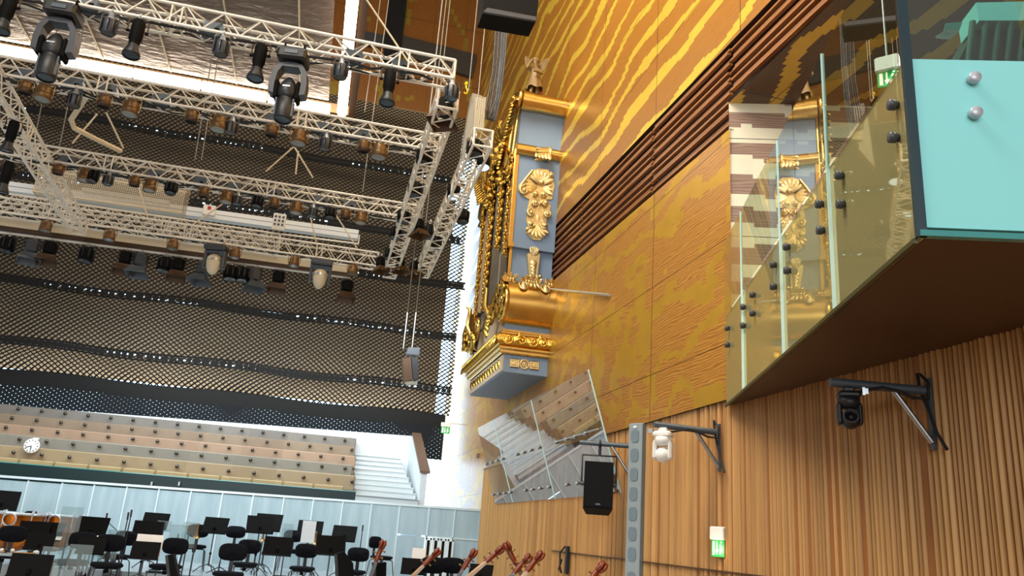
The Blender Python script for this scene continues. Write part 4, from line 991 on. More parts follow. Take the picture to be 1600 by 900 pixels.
# small hanging projector
t = empty('hanging_projector', at(643, 555, 1, 16), 'small hanging twin lamp unit on two wires before the curtain', 'lamp')
g = lambda pts, d, nm, mt, Y=16: (lambda m: (m.prism([at(x, y, 1, Y) for x, y in pts], (0, d, 0)), m.build(nm, MAT[mt], t, True)))(MB())
g([(638, 543), (656, 543), (655, 555), (635, 553)], .2, 'bracket', 'grey_dark'); g([(629, 561), (642, 557), (645, 595), (632, 597)], .25, 'lamp_body', 'brown_can'); g([(643, 557), (654, 561), (653, 594), (646, 597)], .25, 'lamp_body', 'cast'); g([(632, 596), (653, 592), (652, 600), (636, 602)], .1, 'lens', 'lens')
# ================================================================== ORGAN
OX, OY0, OY1 = 3.26, 14.80, 18.05
def oz(px, py): return at(px, py, 1, OY0).z
zb0, zb1 = 4.26, oz(822, 557)          # base box
zm1 = oz(825, 519)                     # top of the cornice mouldings
zc0, zc1 = oz(828, 512), oz(830, 440)  # barrel
zl1 = oz(840, 391)                     # lower panel top
zr2 = oz(850, 241); zr1 = oz(855, 175) # rolls
org = empty('organ', (XW, (OY0+OY1)/2, zb0), 'gilded baroque organ case with blue-grey sides on the right wall', 'organ')
def OB(m, name, mat, par=None): return m.build(name, MAT[mat], par or org, True)
ym = (OY0+OY1)/2
def both(f, name, mat):
    for sgn in (0, 1):
        m = MB(); f(m, (lambda y: y) if sgn == 0 else (lambda y: 2*ym-y)); OB(m, name, mat)
V3 = lambda x, y, z: Vector((x, y, z))
# base box and underside
m = MB(); m.box(((OX+.05+XW)/2, ym, (zb0+zb1)/2), (XW-OX-.05, OY1-OY0-.04, zb1-zb0)); OB(m, 'base', 'blue')
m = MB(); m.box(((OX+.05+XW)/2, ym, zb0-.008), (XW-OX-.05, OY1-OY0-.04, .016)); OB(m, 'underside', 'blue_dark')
m = MB(); m.box((OX+.04, ym, (zb0+zb1)/2), (.03, OY1-OY0-.02, (zb1-zb0)-.02)); OB(m, 'front_board', 'cream')
# plaque on side of base
m = MB(); xc = (OX+XW)/2; zc_p = (zb0+zb1)/2+.01; yy = OY0+.012
for s in (-1, 1): m.cbox((xc+s*.2, yy, zc_p), (.2, .03, .17), .02); m.cbox((xc+s*.2, yy-.015, zc_p), (.13, .03, .10), .02); m.ball((xc+s*.2, yy-.02, zc_p), (.03, .02, .03), 8)
m.torus((xc, yy, zc_p), .085, .02, Matrix.Rotation(R_(90), 3, 'X'), 18, 6); m.torus((xc, yy, zc_p), .045, .014, Matrix.Rotation(R_(90), 3, 'X'), 14, 6); m.ball((xc, yy-.01, zc_p), (.03, .02, .04), 8)
OB(m, 'carved_plaque', 'gold_pale')
# frieze on front of base: repeating leaves
m = MB(); n = 12; zz = (zb0+zb1)/2
for i in range(n):
    y = OY0+.25+(OY1-OY0-.5)*i/(n-1); m.leaf((OX+.02, y, zz-.07), (0, .5, 1), (-1, 0, 0), .2, .07, .1); m.spiral((OX+.01, y+.07, zz), Vector((0, 1, 0)), Vector((0, 0, 1)), .05, 1.2, .014, 14, a0=i)
OB(m, 'carved_frieze', 'gold')
# cornice: three mouldings + bulging carved frieze, wrapping side and front
def band(prof, name, mat):           # prof: (outset, z)
    m = MB(); A_ = [];
    paths = []
    for o, z in prof: paths.append([V3(XW, OY0-o, z), V3(OX-o, OY0-o, z), V3(OX-o, OY1+o, z), V3(XW, OY1+o, z)])
    for a, b in zip(paths[:-1], paths[1:]): m.sheet(a, b, False)
    return OB(m, name, mat)
h = zm1-zb1
band([(0, zb1), (.02, zb1+.02*h), (.05, zb1+.06*h), (.05, zb1+.14*h), (.09, zb1+.20*h), (.09, zb1+.27*h), (.04, zb1+.29*h)], 'lower_moulding', 'gold_smooth')
band([(.05, zb1+.29*h), (.11, zb1+.36*h), (.14, zb1+.48*h), (.145, zb1+.60*h), (.12, zb1+.72*h), (.06, zb1+.79*h)], 'carved_cornice', 'gold')
band([(.05, zb1+.79*h), (.06, zb1+.82*h), (.06, zb1+.88*h), (.03, zb1+.93*h), (.03, zm1), (-.05, zm1+.005)], 'upper_moulding', 'gold_smooth')
m = MB(); zf = zb1+.55*h
for i, (dx, k) in enumerate(((.16, 1), (.42, -1), (.66, 1), (.84, -1))):
    c = V3(OX-.08+dx, OY0-.16, zf); m.spiral(c, Vector((1, 0, 0)), Vector((0, 0, k)), .11, 1.5, .028, 20, a0=R_(180)); m.leaf(c+V3(.06, 0, -.02*k), (1, 0, .3*k), (0, -1, 0), .2, .06, .3); m.leaf(c+V3(-.02, 0, .02), (-.4, 0, -k), (0, -1, 0), .14, .05, .3)
OB(m, 'acanthus_scroll', 'gold')
m = MB(); n = 22
for i in range(n):
    y = OY0-.05+(OY1-OY0+.1)*i/(n-1); m.leaf((OX-.13, y, zb1+.74*h), (-.16, .35, -1), (-1, 0, .2), .25, .085, .30); m.ball((OX-.17, y+.03, zb1+.62*h), (.03, .05, .05), 8)
OB(m, 'hanging_leaf', 'gold')
# carcass
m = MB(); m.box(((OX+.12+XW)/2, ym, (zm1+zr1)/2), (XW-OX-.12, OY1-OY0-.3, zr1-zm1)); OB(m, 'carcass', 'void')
both(lambda m, f: m.box(((OX+.02+XW)/2, f(OY0+.08), (zm1+zc0)/2+.02), (XW-OX-.02, .14, zc0-zm1+.10)), 'lower_plinth', 'blue')
# barrel bulge along x with spiral ends
rb_ = (zc1-zc0)/2; cz = (zc0+zc1)/2
def barrel(m, f):
    N = 22; A_, B_ = [], []
    for i in range(N+1):
        a = R_(-95+190*i/N); y = OY0+.12-(rb_*.92)*math.cos(a)*1.0; z = cz+rb_*math.sin(a); A_.append(V3(OX-.02, f(y), z)); B_.append(V3(XW, f(y), z))
    m.sheet(A_, B_)
    m.add(A_+[V3(OX-.02, f(OY0+.3), cz)], [(i, i+1, N+1) for i in range(N)])
both(barrel, 'barrel_scroll', 'gold_smooth')
def barrel_orn(m, f):
    for dx in (.27, .72):
        c = V3(OX+dx, f(OY0-.26), cz+rb_*.62); M = Matrix.Rotation(R_(-35) if f(0) == 0 else R_(35), 3, 'X')
        m.torus(c, .085, .02, M @ Matrix.Rotation(R_(90), 3, 'X') @ Matrix.Diagonal((1, 1.35, 1)), 18, 6); m.ball(c, (.05, .05, .08), 8)
        m.leaf(c+V3(0, 0, .07), (0, -.4 if f(0) == 0 else .4, -1), (0, -1 if f(0) == 0 else 1, .4), .2, .06, .2)
    c = V3(OX+.5, f(OY0-.25), cz+rb_*.72)
    for k in (-1, 0, 1): m.leaf(c+V3(.04*k, 0, .05), (.4*k, -.5 if f(0) == 0 else .5, -1), (0, -1 if f(0) == 0 else 1, .5), .16, .04, .1)
both(barrel_orn, 'barrel_medallion', 'gold_pale')
def leaf_row(m, f):
    s = -1 if f(0) == 0 else 1
    for dx, n in ((.05, 3), (.48, 5), (.90, 3)):
        for k in range(n):
            q = (k-(n-1)/2)
            m.leaf(V3(OX+dx+q*.055, f(OY0+.02), zc1-.02), (q*.5, s*.5, 1-.15*abs(q)), (0, s, -.2), .17, .05, .5); m.ball(V3(OX+dx+q*.055, f(OY0-.05), zc1-.02), .035, 8)
both(leaf_row, 'leaf_crest', 'gold_pale')
# side walls
both(lambda m, f: m.box(((OX+XW)/2, f(OY0+.14), (zc1-.1+zl1)/2), (XW-OX, .06, zl1-zc1+.2)), 'lower_panel', 'blue')
zq = zr2+.05
both(lambda m, f: m.box(((OX+XW)/2, f(OY0+.08), (zl1+zq)/2), (XW-OX, .16, zq-zl1)), 'side_panel', 'blue')
# concave upper side + rolls
ytop = OY0-.30
def concave(m, f):
    A_, B_ = [], []
    for i in range(13):
        t = i/12; a = t*math.pi/2; y = OY0+(ytop-OY0)*(1-math.cos(a)); z = zr2+.08+(zr1-zr2-.12)*math.sin(a)
        A_.append(V3(OX, f(y), z)); B_.append(V3(XW, f(y), z))
    m.sheet(A_, B_); m.add(A_+[V3(OX, f(OY0+.3), zr1), V3(OX, f(OY0+.3), zr2)], [tuple(range(15))])
both(concave, 'concave_panel', 'blue')
rr2, rr1 = .125, .19
both(lambda m, f: m.tube([V3(OX-.04, f(OY0-.03), zr2), V3(XW, f(OY0-.03), zr2)], rr2, 20), 'middle_roll', 'gold_smooth')
both(lambda m, f: (m.tube([V3(OX+.16, f(ytop+.02), zr1), V3(XW, f(ytop+.02), zr1)], rr1, 24), m.tube([V3(OX-.06, f(ytop+.02), zr1), V3(OX+.17, f(ytop+.02), zr1)], rr1*1.08, 24)), 'top_roll', 'gold_smooth')
def roll_leaf(m, f):
    s = -1 if f(0) == 0 else 1; c = V3(OX+.50, f(OY0-.03), zr2)
    m.torus(c+V3(.17, 0, 0), rr2+.02, .03, Matrix.Rotation(R_(90), 3, 'Y'), 20, 8)
    for k in range(6):
        a = R_(-60+34*k); m.leaf(c+V3(.15, s*(rr2+.01)*math.cos(a), (rr2+.01)*math.sin(a)), (-1, s*.15, -.35), (0, s*math.cos(a), math.sin(a)), .34, .06, .25)
    for k in range(5): m.leaf(c+V3(-.10+.06*k, s*(rr2+.03), -.06), (-.3+.1*k, s*.1, -1), (0, s, 0), .18, .05, .4)
both(roll_leaf, 'roll_leaf', 'gold_pale')
# great shell cartouche on the side panel
def cart(m, f):
    s = -1 if f(0) == 0 else 1; y = f(OY0-.005); N = V3(0, s, 0); ux = V3(1, 0, 0); uz = V3(0, 0, 1)
    P = lambda px, py: V3(at(px, py, 1, OY0).x, y, at(px, py, 1, OY0).z)
    kk = s
    def leaf(px, py, qx, qy, w, c=.2): a, b = P(px, py), P(qx, qy); m.leaf(a, (b-a), N, (b-a).length, w, c)
    c = P(845, 287)
    # backing plate with lobed outline
    out = [(830, 268), (842, 264), (856, 266), (863, 276), (866, 292), (863, 305), (862, 312), (852, 312), (860, 322), (858, 334), (854, 343), (850, 356), (854, 366), (843, 376), (832, 375), (821, 364), (826, 356), (822, 345), (823, 330), (827, 312), (816, 306), (809, 298), (810, 290), (819, 280)]
    pts = [P(*o) for o in out]; m.prism(pts, N*.02)
    for k in range(7):       # shell fan at the top
        a = R_(18+24*k); b = c+ux*(.30*math.cos(a))+uz*(.30*math.sin(a)+.02); m.leaf(c+N*.05, (b-c), N, .28, .075, .3, 1)
    for k in range(4): leaf(846, 289, 863, 284+8*k, .07, .4); leaf(843, 290, 820-2*k, 283+7*k, .075, .4)
    m.ball(c+N*.07, (.06, .05, .05), 10)
    m.tube([P(831, 268)+N*.05, P(822, 279)+N*.06, P(813, 291)+N*.06, P(811, 300)+N*.05], .028, 8)
    for (px, py, r, h, a0) in ((818, 299, .10, 1, 90), (858, 276, .06, -1, 90), (836, 320, .075, 1, 0), (850, 320, .075, -1, 180), (829, 334, .085, 1, 90), (853, 336, .08, -1, 90), (828, 352, .07, -1, 0), (849, 354, .07, 1, 180), (836, 306, .05, 1, 0), (848, 306, .05, -1, 0)):
        m.spiral(P(px, py)+N*.05, ux, uz, r*1.1, 1.4, .034, 20, a0=R_(a0), hand=h, lift=.04*s*-1)
    for (a, b, c_, d, w) in ((842, 312, 841, 330, .07), (841, 330, 840, 348, .06), (826, 322, 838, 330, .04), (858, 324, 846, 331, .04), (840, 340, 830, 348, .05), (842, 340, 852, 348, .05)): leaf(a, b, c_, d, w)
    for k in range(7):       # lower fan
        a = R_(214+19*k); o = P(838, 352)+N*.03; m.leaf(o, ux*math.cos(a)+uz*math.sin(a), N, .31, .06, .25, 1)
    for k in range(8):
        a = R_(214+16*k); m.ball(P(838, 352)+N*.08+ux*(.28*math.cos(a))+uz*(.28*math.sin(a)), .018, 6)
both(cart, 'shell_cartouche', 'gold_pale')
def corbel(m, f):
    s = -1 if f(0) == 0 else 1; N = V3(0, s, 0); P = lambda px, py: V3(at(px, py, 1, OY0+.1).x, f(OY0+.10), at(px, py, 1, OY0+.1).z)
    q = [P(822, 398), P(842, 399), P(838, 433), P(825, 432)]; m.prism(q, N*.10)
    for k in range(5): a = P(832, 402)+N*.1; m.leaf(a, (-.6+.3*k, 0, 1), N, .2, .055, .45)
    for k in range(4): m.leaf(P(832, 408+5*k)+N*.1, (0, 0, -1), N, .16, .08-.01*k, .5)
    for k in range(5): m.ball(P(822+5*k, 434)+N*.08, .045, 8)
both(corbel, 'leaf_corbel', 'gold_pale')
# corner pilasters (fluted) and inner posts of the facade
def pil(m, f):
    m.box((OX-.0, f(OY0+.06), (zl1+zr2)/2), (.07, .18, zr2-zl1)); m.box((OX+.03, f(OY0+.13), (zc1+zl1)/2), (.06, .14, zl1-zc1))
    for k in range(3): m.tube([V3(OX-.04, f(OY0+.0+.055*k), zl1), V3(OX-.04, f(OY0+.0+.055*k), zr2)], .02, 6)
    m.box((OX-.0, f(OY0+.06), zl1+.03), (.12, .22, .09))
both(pil, 'corner_pilaster', 'gold_smooth')
m = MB(); 
for y in (OY1-.35,): m.box((OX+.02, y, (zc1+zr2)/2), (.08, .12, zr2-zc1))
OB(m, 'inner_post', 'cream')
# pipes: three flats, tallest in the middle
FW = OY1-OY0
def pipes():
    for g, (ya, yb, n, zlo, zhi) in enumerate(((OY0+.34, OY0+1.06, 7, zc0+.45, zr2-.35), (OY0+1.18, OY1-1.18, 7, zc0+.35, zr2+.1), (OY1-1.06, OY1-.34, 7, zc0+.45, zr2-.35))):
        for i in range(n):
            y = ya+(yb-ya)*(i+.5)/n; r = (yb-ya)/n*.46; t = abs(i-(n-1)/2)/n; zl = zlo+.12*(1-t)
            m = MB(); m.tube([V3(OX+.08, y, zl), V3(OX+.08, y, zl+.28), V3(OX+.08, y, zhi-.25*t)], [r*.35, r, r], 10); p = OB(m, 'pipe', 'pipe')
            m = MB(); m.box((OX+.08-r, y, zl+.34), (.012, r*1.1, .09)); OB(m, 'mouth', 'void', p)
pipes()
# carved pipe shades and posts
def carve_post(m, y, z0, z1, w, seed, dens=.11):
    rr = random.Random(seed); z = z0; k = 0
    while z < z1:
        s = 1 if k % 2 else -1
        m.leaf((OX-.0, y, z), (-.12, s*.6*rr.uniform(.6, 1.2), .9), (-1, 0, .1), w*1.6, w*.6, .25); m.leaf((OX-.0, y, z), (-.12, -s*.9, .3), (-1, 0, .1), w*1.1, w*.5, .25)
        m.spiral((OX-.07, y+s*w*.35, z+.05), Vector((0, s, 0)), Vector((0, 0, 1)), w*.42, 1.3, .02, 14, a0=rr.uniform(0, 6)); m.ball((OX-.08, y-s*w*.3, z+.03), .032, 6)
        z += dens; k += 1
for nm, y, za, zb_2, w in (('carved_post', OY0+.27, zl1-.1, zr2+.05, .12), ('carved_post', OY0+1.12, zl1+.35, zr2+.2, .15), ('carved_post', OY1-1.12, zc1-.1, zr2+.2, .15), ('carved_post', OY1-.27, zc1-.1, zr2+.05, .12)):
    m = MB(); carve_post(m, y, za, zb_2, w, int(y*100)); OB(m, nm, 'gold')
def arch_crest(m, ya, yb, zlo, ztop, n, w, seed):
    rr = random.Random(seed)
    for i in range(n):
        t = i/(n-1); y = ya+(yb-ya)*t; z = zlo+(ztop-zlo)*math.sin(math.pi*t)
        for q in range(3): m.leaf((OX-.02, y, z-.05*q), (-.2, rr.uniform(-.7, .7), 1-.7*q), (-1, 0, .2), w*rr.uniform(.8, 1.15), w*.5, .3)
        m.spiral((OX-.09, y, z), Vector((0, 1 if i % 2 else -1, 0)), Vector((0, 0, 1)), w*.5, 1.4, .026, 16, a0=rr.uniform(0, 6))
for a in ((OY0+.2, OY0+1.1, zr2-.35, zr2+.12, 8, .26, 1), (OY0+1.0, OY1-1.0, zr2+.0, zr2+.75, 12, .30, 2), (OY1-1.1, OY1-.2, zr2-.35, zr2+.12, 8, .26, 3)):
    m = MB(); arch_crest(m, *a); OB(m, 'carved_crest', 'gold')
# S-shaped gable mouldings: from the top rolls down and in to the centre
def gable(m, f):
    P = [(ytop+.02, zr1), (ytop+.12, zr1+.14), (OY0+.0, zr1+.10), (OY0+.2, zr1-.2), (OY0+.3, zr1-.55), (OY0+.42, zr2-.0), (OY0+.62, zr2-.12)]
    pts = []
    for i in range(len(P)-1):
        for k in range(5): t = k/5; pts.append((P[i][0]*(1-t)+P[i+1][0]*t, P[i][1]*(1-t)+P[i+1][1]*t))
    for off in (-.05, .04): m.tube([V3(OX-.06+off, f(y), z) for y, z in pts], .085, 10)
    m.sheet([V3(OX-.10, f(y), z-.06) for y, z in pts], [V3(OX+.5, f(y), z-.06) for y, z in pts]); m.sheet([V3(OX-.10, f(y), z+.06) for y, z in pts], [V3(OX+.5, f(y), z+.06) for y, z in pts])
    m.spiral(V3(OX-.12, f(ytop+.02), zr1), Vector((0, f(1)-f(0), 0)), Vector((0, 0, 1)), .2, 1.7, .04, 26, a0=R_(90))
    m.spiral(V3(OX-.12, f(OY0+.62), zr2+.02), Vector((0, f(1)-f(0), 0)), Vector((0, 0, 1)), .17, 1.7, .04, 26, a0=R_(-90), hand=-1)
both(gable, 'gable_scroll', 'gold_smooth')
def gable_leaf(m, f):
    for i in range(11):
        t = i/10; y = OY0-.25+.95*t; z = zr1-.05-1.0*t; s = f(1)-f(0)
        m.leaf(V3(OX-.14, f(y), z), (-.3, -s*.5, -.7), (-1, 0, 0), .28, .09, .6); m.leaf(V3(OX-.12, f(y), z+.1), (-.2, s*.9, .6), (-1, 0, 0), .24, .08, .6)
both(gable_leaf, 'gable_leaf', 'gold')
m = MB()
for k in range(9):
    a = R_(-80+20*k); m.leaf((OX-.05, ym, zr1-.1), (-.1, math.sin(a), math.cos(a)), (-1, 0, 0), .55, .11, .3, 1)
m.tube([V3(OX-.05, ym-1.0, zr2+.35), V3(OX-.05, ym-.6, zr1-.15), V3(OX-.05, ym, zr1+.02), V3(OX-.05, ym+.6, zr1-.15), V3(OX-.05, ym+1.0, zr2+.35)], .09, 10); OB(m, 'centre_shell', 'gold')
m = MB(); m.box((OX+.10, ym, (zm1+cz)/2), (.06, OY1-OY0-.2, cz-zm1)); OB(m, 'lower_front_board', 'cream')
# barrel-end volutes and lower scrolls on the facade
def volute(m, f):
    s = f(1)-f(0); c = V3(OX-.06, f(OY0+.0), cz)
    m.spiral(c, Vector((0, s, 0)), Vector((0, 0, 1)), rb_*.95, 2.2, .075, 44, a0=R_(100), hand=-1)
    m.tube([c+V3(0, s*.1, rb_*.95), c+V3(-.02, s*.35, rb_*.6), c+V3(-.04, s*.62, -.05), c+V3(-.05, s*.85, -.25), c+V3(-.04, s*1.05, -.1)], [.07, .08, .09, .07, .05], 10)
    m.spiral(c+V3(-.06, s*1.05, .02), Vector((0, s, 0)), Vector((0, 0, 1)), .17, 1.6, .05, 24, a0=R_(-90))
    m.tube([c+V3(-.1, s*.7, -.2), c+V3(-.22, s*.72, .05), c+V3(-.2, s*.75, .42), c+V3(-.28, s*.72, .48)], [.05, .06, .05, .03], 8)
both(volute, 'facade_volute', 'gold_smooth')
def volute_leaf(m, f):
    s = f(1)-f(0); c = V3(OX-.06, f(OY0), cz)
    for k in range(10):
        a = R_(36*k); m.leaf(c+V3(-.05, s*rb_*.6*math.cos(a), rb_*.6*math.sin(a)), (-.1, -s*math.sin(a), math.cos(a)), (-1, 0, 0), .24, .10, .2)
    for k in range(8): m.leaf(c+V3(-.08, s*(.35+.09*k), rb_*.5-.11*k), (-.1, s*.5, -1+.25*k), (-1, 0, 0), .26, .10, .25)
both(volute_leaf, 'volute_leaf', 'gold')
# hanging scrolls at the far end of the case
def far_scroll(m, zt_, h):
    y = OY1+.12; x = OX-.08
    m.tube([V3(x, y-.2, zt_), V3(x-.02, y+.05, zt_-.08), V3(x-.02, y+.18, zt_-.35*h), V3(x, y+.10, zt_-.7*h), V3(x, y-.1, zt_-.85*h)], [.06, .1, .12, .1, .05], 10)
    m.spiral(V3(x-.02, y-.1, zt_-.78*h), Vector((0, 1, 0)), Vector((0, 0, 1)), .16, 1.6, .05, 22, a0=0)
    for k in range(6): m.leaf((x-.09, y+.12-.02*k, zt_-.12-.10*k*h), (-.05, .35 if k % 2 else -.35, -.9), (-1, 0, 0), .2, .09, .2)
m = MB(); far_scroll(m, zc1-.15, .75); OB(m, 'end_scroll', 'gold')
m = MB(); m.tube([V3(OX-.12, OY1-.05, zr2-.15), V3(OX+.5, OY1-.05, zr2-.15)], .24, 20); m.box((OX+.1, OY1-.02, zr2-.5), (.2, .1, .5)); OB(m, 'end_scroll', 'gold_smooth')
# support rod to the wall
p0 = V3(XW-.10, OY0-.1, at(870, 453, 1, OY0-.1).z); p1 = at(952, 461, 0, XW-.03)
m = MB(); m.tube([p0, p1], .022, 8); OB(m, 'support_rod', 'silver')

# ---- carved angel on the roof: one continuous skinned figure
sp = at(833, 163, 1, ytop+.1)
ang = empty('angel_statue', sp, 'small winged carved angel figure standing on the organ roof', 'statue')
ang.scale = (1.14,)*3
m = MB(); m.cbox((0, .05, -.05), (.34, .34, .12), .02); m.build('plinth', MAT['blue'], ang)
def skin(name, joints, edges, mat, parent, sub=2):
    me = bpy.data.meshes.new(name); me.from_pydata([j[0] for j in joints], edges, []); me.materials.append(mat)
    o = bpy.data.objects.new(name, me); COL.objects.link(o); o.parent = parent
    md = o.modifiers.new('skin', 'SKIN'); md.use_smooth_shade = True; md.branch_smoothing = .4
    for i, j in enumerate(joints):
        v = me.skin_vertices[0].data[i]; v.radius = (j[1], j[1]*(j[2] if len(j) > 2 else 1)); v.use_root = (i == 0)
    s = o.modifiers.new('sub', 'SUBSURF'); s.levels = sub; s.render_levels = sub
    return o
J_ = [((0, 0, .50), .085), ((0, 0, .62), .075), ((0, .0, .74), .085), ((0, -.01, .80), .03), ((-.01, -.02, .88), .062), ((-.01, -.02, .95), .05),
      ((-.10, -.01, .74), .035), ((-.19, -.08, .68), .028), ((-.12, -.14, .84), .022), ((-.09, -.15, .87), .022),
      ((.10, -.01, .73), .035), ((.10, -.12, .60), .03), ((-.04, -.2, .58), .022), ((-.10, -.2, .58), .02),
      ((-.05, 0, .40), .05), ((-.07, -.03, .22), .035), ((-.05, 0, .07), .025), ((-.06, -.07, .04), .025),
      ((.06, .0, .40), .05), ((.06, .02, .22), .035), ((.05, .02, .07), .025), ((.05, -.05, .04), .025)]
E_ = [(0, 1), (1, 2), (2, 3), (3, 4), (4, 5), (2, 6), (6, 7), (7, 8), (8, 9), (2, 10), (10, 11), (11, 12), (12, 13), (0, 14), (14, 15), (15, 16), (16, 17), (0, 18), (18, 19), (19, 20), (20, 21)]
skin('body', J_, E_, MAT['statue'], ang)
m = MB(); N = 28; prof_ = [(.095, .62), (.105, .52), (.13, .42), (.155, .33), (.16, .30)]
V = [Vector((r*(1+.10*math.sin(7*2*math.pi*k/N))*math.cos(2*math.pi*k/N), r*(1+.10*math.sin(7*2*math.pi*k/N))*math.sin(2*math.pi*k/N), z+.03*math.sin(5*2*math.pi*k/N)*(z < .4))) for r, z in prof_ for k in range(N)]
m.add(V, [(i*N+k, i*N+(k+1) % N, (i+1)*N+(k+1) % N, (i+1)*N+k) for i in range(len(prof_)-1) for k in range(N)], True); m.build('tunic', MAT['statue'], ang)
m = MB(); m.ball((-.01, -.0, .93), (.075, .07, .07), 10); 
for k in range(9): a = R_(40*k); m.ball((-.01+.06*math.cos(a), .01+.05*math.sin(a), .92), .028, 6)
m.build('hair', MAT['statue'], ang)
m = MB(); m.ball((-.01, -.085, .885), (.012, .018, .018), 6); 
for s in (-1, 1): m.ball((-.01+s*.024, -.075, .905), .01, 6)
m.box((-.01, -.078, .858), (.03, .01, .008)); m.build('face', MAT['statue'], ang)
for s, sc, lean in ((1, 1.0, 28), (-1, .8, 20)):
    Mw = Matrix.Rotation(R_(lean*s), 3, 'Y') @ Matrix.Rotation(R_(-18*s), 3, 'Z'); o = V3(.07*s, .10, .74)
    m = MB(); m.ball(o+Mw @ V3(0, 0, .20*sc), (.085*sc, .016, .22*sc), 14, Mw)
    for k in range(5): m.tube([o, o+Mw @ V3((-.06+.03*k)*sc, -.016, .26*sc), o+Mw @ V3((-.05+.025*k)*sc, -.012, (.38-.02*abs(k-2))*sc)], .008, 5)
    m.build('wing', MAT['statue'], ang)
m = MB(); m.tube([(.12, .05, 0), (.12, .06, .12), (.115, .05, .3)], [.05, .04, .055], 10); m.build('support_trunk', MAT['statue_red'], ang)

# ================================================================== DEVICES ON THE RIGHT WALL
def wall_arm(px_tip, px_wall, px_brace, name, label, brace=True):
    w = at(*px_wall, 0, XW-.06); z = w.z
    tip = at(*px_tip, 1, w.y-.05); d = ray(*px_tip); t = (z+.02-CAMP.z)/d.z; tp = CAMP+d*t
    if not (.5 < (tp-w).length < 2.5): tp = tip
    t = empty('pole_bracket', w, label, 'bracket')
    m = MB(); m.tube([w, tp], .033, 12); m.build('pole', MAT['greyblue'], t, True)
    m = MB(); q = tp+(w-tp)*.62; b = w+Vector((-.01, 0, -.36)); m.tube([q, b], .02, 6); m.build('brace', MAT['steel'], t, True)
    m = MB(); m.box(w+Vector((.0, 0, -.16)), (.02, .035, .5)); m.build('wall_plate', MAT['greyblue'], t, True)
    return w, tp
w1, t1 = wall_arm((1022, 663), (1124, 676), None, 'pole_bracket', 'grey pole bracket on the slats carrying the white camera')
w2, t2 = wall_arm((1297, 597), (1452, 611), None, 'pole_bracket', 'grey pole bracket below the box carrying the black camera')
w3, t3 = wall_arm((906, 691), (984, 697), None, 'pole_bracket', 'thin grey pole bracket carrying the black loudspeaker beside the column')
def ptz(loc, mat, label, k=1.0, rz=0):
    t = empty('camera_head', loc, label, 'camera', None, (0, 0, rz)); 
    m = MB(); m.cbox((0, 0, -.07*k), (.20*k, .18*k, .07*k), .02); m.cbox((0, 0, -.02*k), (.1*k, .1*k, .05*k), .01); m.build('base', MAT[mat], t)
    m = MB(); m.lathe([(0, -.10*k), (.10*k, -.10*k), (.092*k, -.15*k), (.07*k, -.19*k), (0, -.20*k)], 20); m.build('turntable', MAT[mat], t)
    m = MB()
    for s in (-1, 1): m.cbox((s*.085*k, 0, -.24*k), (.045*k, .12*k, .2*k), .02)
    m.build('yoke', MAT[mat], t)
    M = Matrix.Translation((0, 0, -.29*k)) @ Matrix.Rotation(R_(78), 4, 'X')
    m = MB(); m.ball((0, 0, -.29*k), (.085*k, .095*k, .085*k), 16); hd = m.build('head', MAT[mat], t)
    m = MB(); m.lathe([(.07*k, .06*k), (.07*k, .105*k), (.055*k, .11*k), (.055*k, .09*k)], 20, M); m.build('lens_ring', MAT['cast' if mat == 'cast' else 'grey_dark'], hd)
    m = MB(); m.lathe([(0, .092*k), (.055*k, .09*k)], 18, M); m.build('lens', M_('dark_lens', '0a0c12', .05, 0, 1), hd)
    m = MB(); m.box((.14*k, -.0, -.03*k), (.05*k, .05*k, .05*k)); m.box((.12*k, -.05, -.04*k), (.018, .018, .07*k)); m.build('connector', MAT['silver'], t)
    return t
def under(px, py, w, t):
    d = w-t; best = None
    for i in range(101):
        q = t+d*(i/100); r = Vector((q-CAMP)); dep = r.dot(_f); x = 800+FPX*r.dot(CR)/dep
        if best is None or abs(x-px) < best[0]: best = (abs(x-px), q)
    return best[1]
ptz(under(1036, 0, w1, t1)+Vector((0, 0, -.03)), 'white', 'white swivel camera hanging upside down from the left pole bracket', .95, R_(140))
ptz(under(1325, 0, w2, t2)+Vector((0, 0, -.03)), 'cast', 'black swivel camera with round lens under the glass box', .78, R_(-28))
for (w, t, lab) in ((w1, t1, 'black cable tied along the white camera bracket'), (w2, t2, 'black cable tied along the black camera bracket')):
    P = [t+(w-t)*f+Vector((0, -.03, -.04-.03*math.sin(9*f))) for f in (.2, .35, .5, .65, .8, .95)]+[w+Vector((-.03, -.03, .05)), w+Vector((-.03, .04, .12)), w+Vector((-.02, .08, .14)), w+Vector((-.02, .07, .02)), w+Vector((-.03, -.02, -.16)), w+Vector((-.02, -.06, -.30)), w+Vector((-.02, -.14, -.42))]
    cable(P, .012, lab, grp='bracket cables')
lsp = under(938, 0, w3, t3)
t = empty('loudspeaker', lsp, 'black loudspeaker in a yoke hanging before the tilted glass', 'speaker', None, (0, 0, R_(-20)))
m = MB(); Mx = Matrix.Rotation(R_(-9), 3, 'X')
def LB(pts, d): m.prism([Mx @ Vector(p) for p in pts], Mx @ Vector(d))
LB([(-.19, -.21, -.30), (.19, -.21, -.30), (.15, .18, -.30), (-.15, .18, -.30)], (0, 0, -.62)); m.build('cabinet', MAT['black'], t)
m = MB(); LB([(-.175, -.222, -.33), (.175, -.222, -.33), (.175, -.212, -.33), (-.175, -.212, -.33)], (0, 0, -.56)); m.build('grille', MAT['black'], t)
m = MB(); LB([(-.03, -.226, -.85), (.03, -.226, -.85), (.03, -.222, -.85), (-.03, -.222, -.85)], (0, 0, -.02)); m.build('badge', MAT['grey_dark'], t)
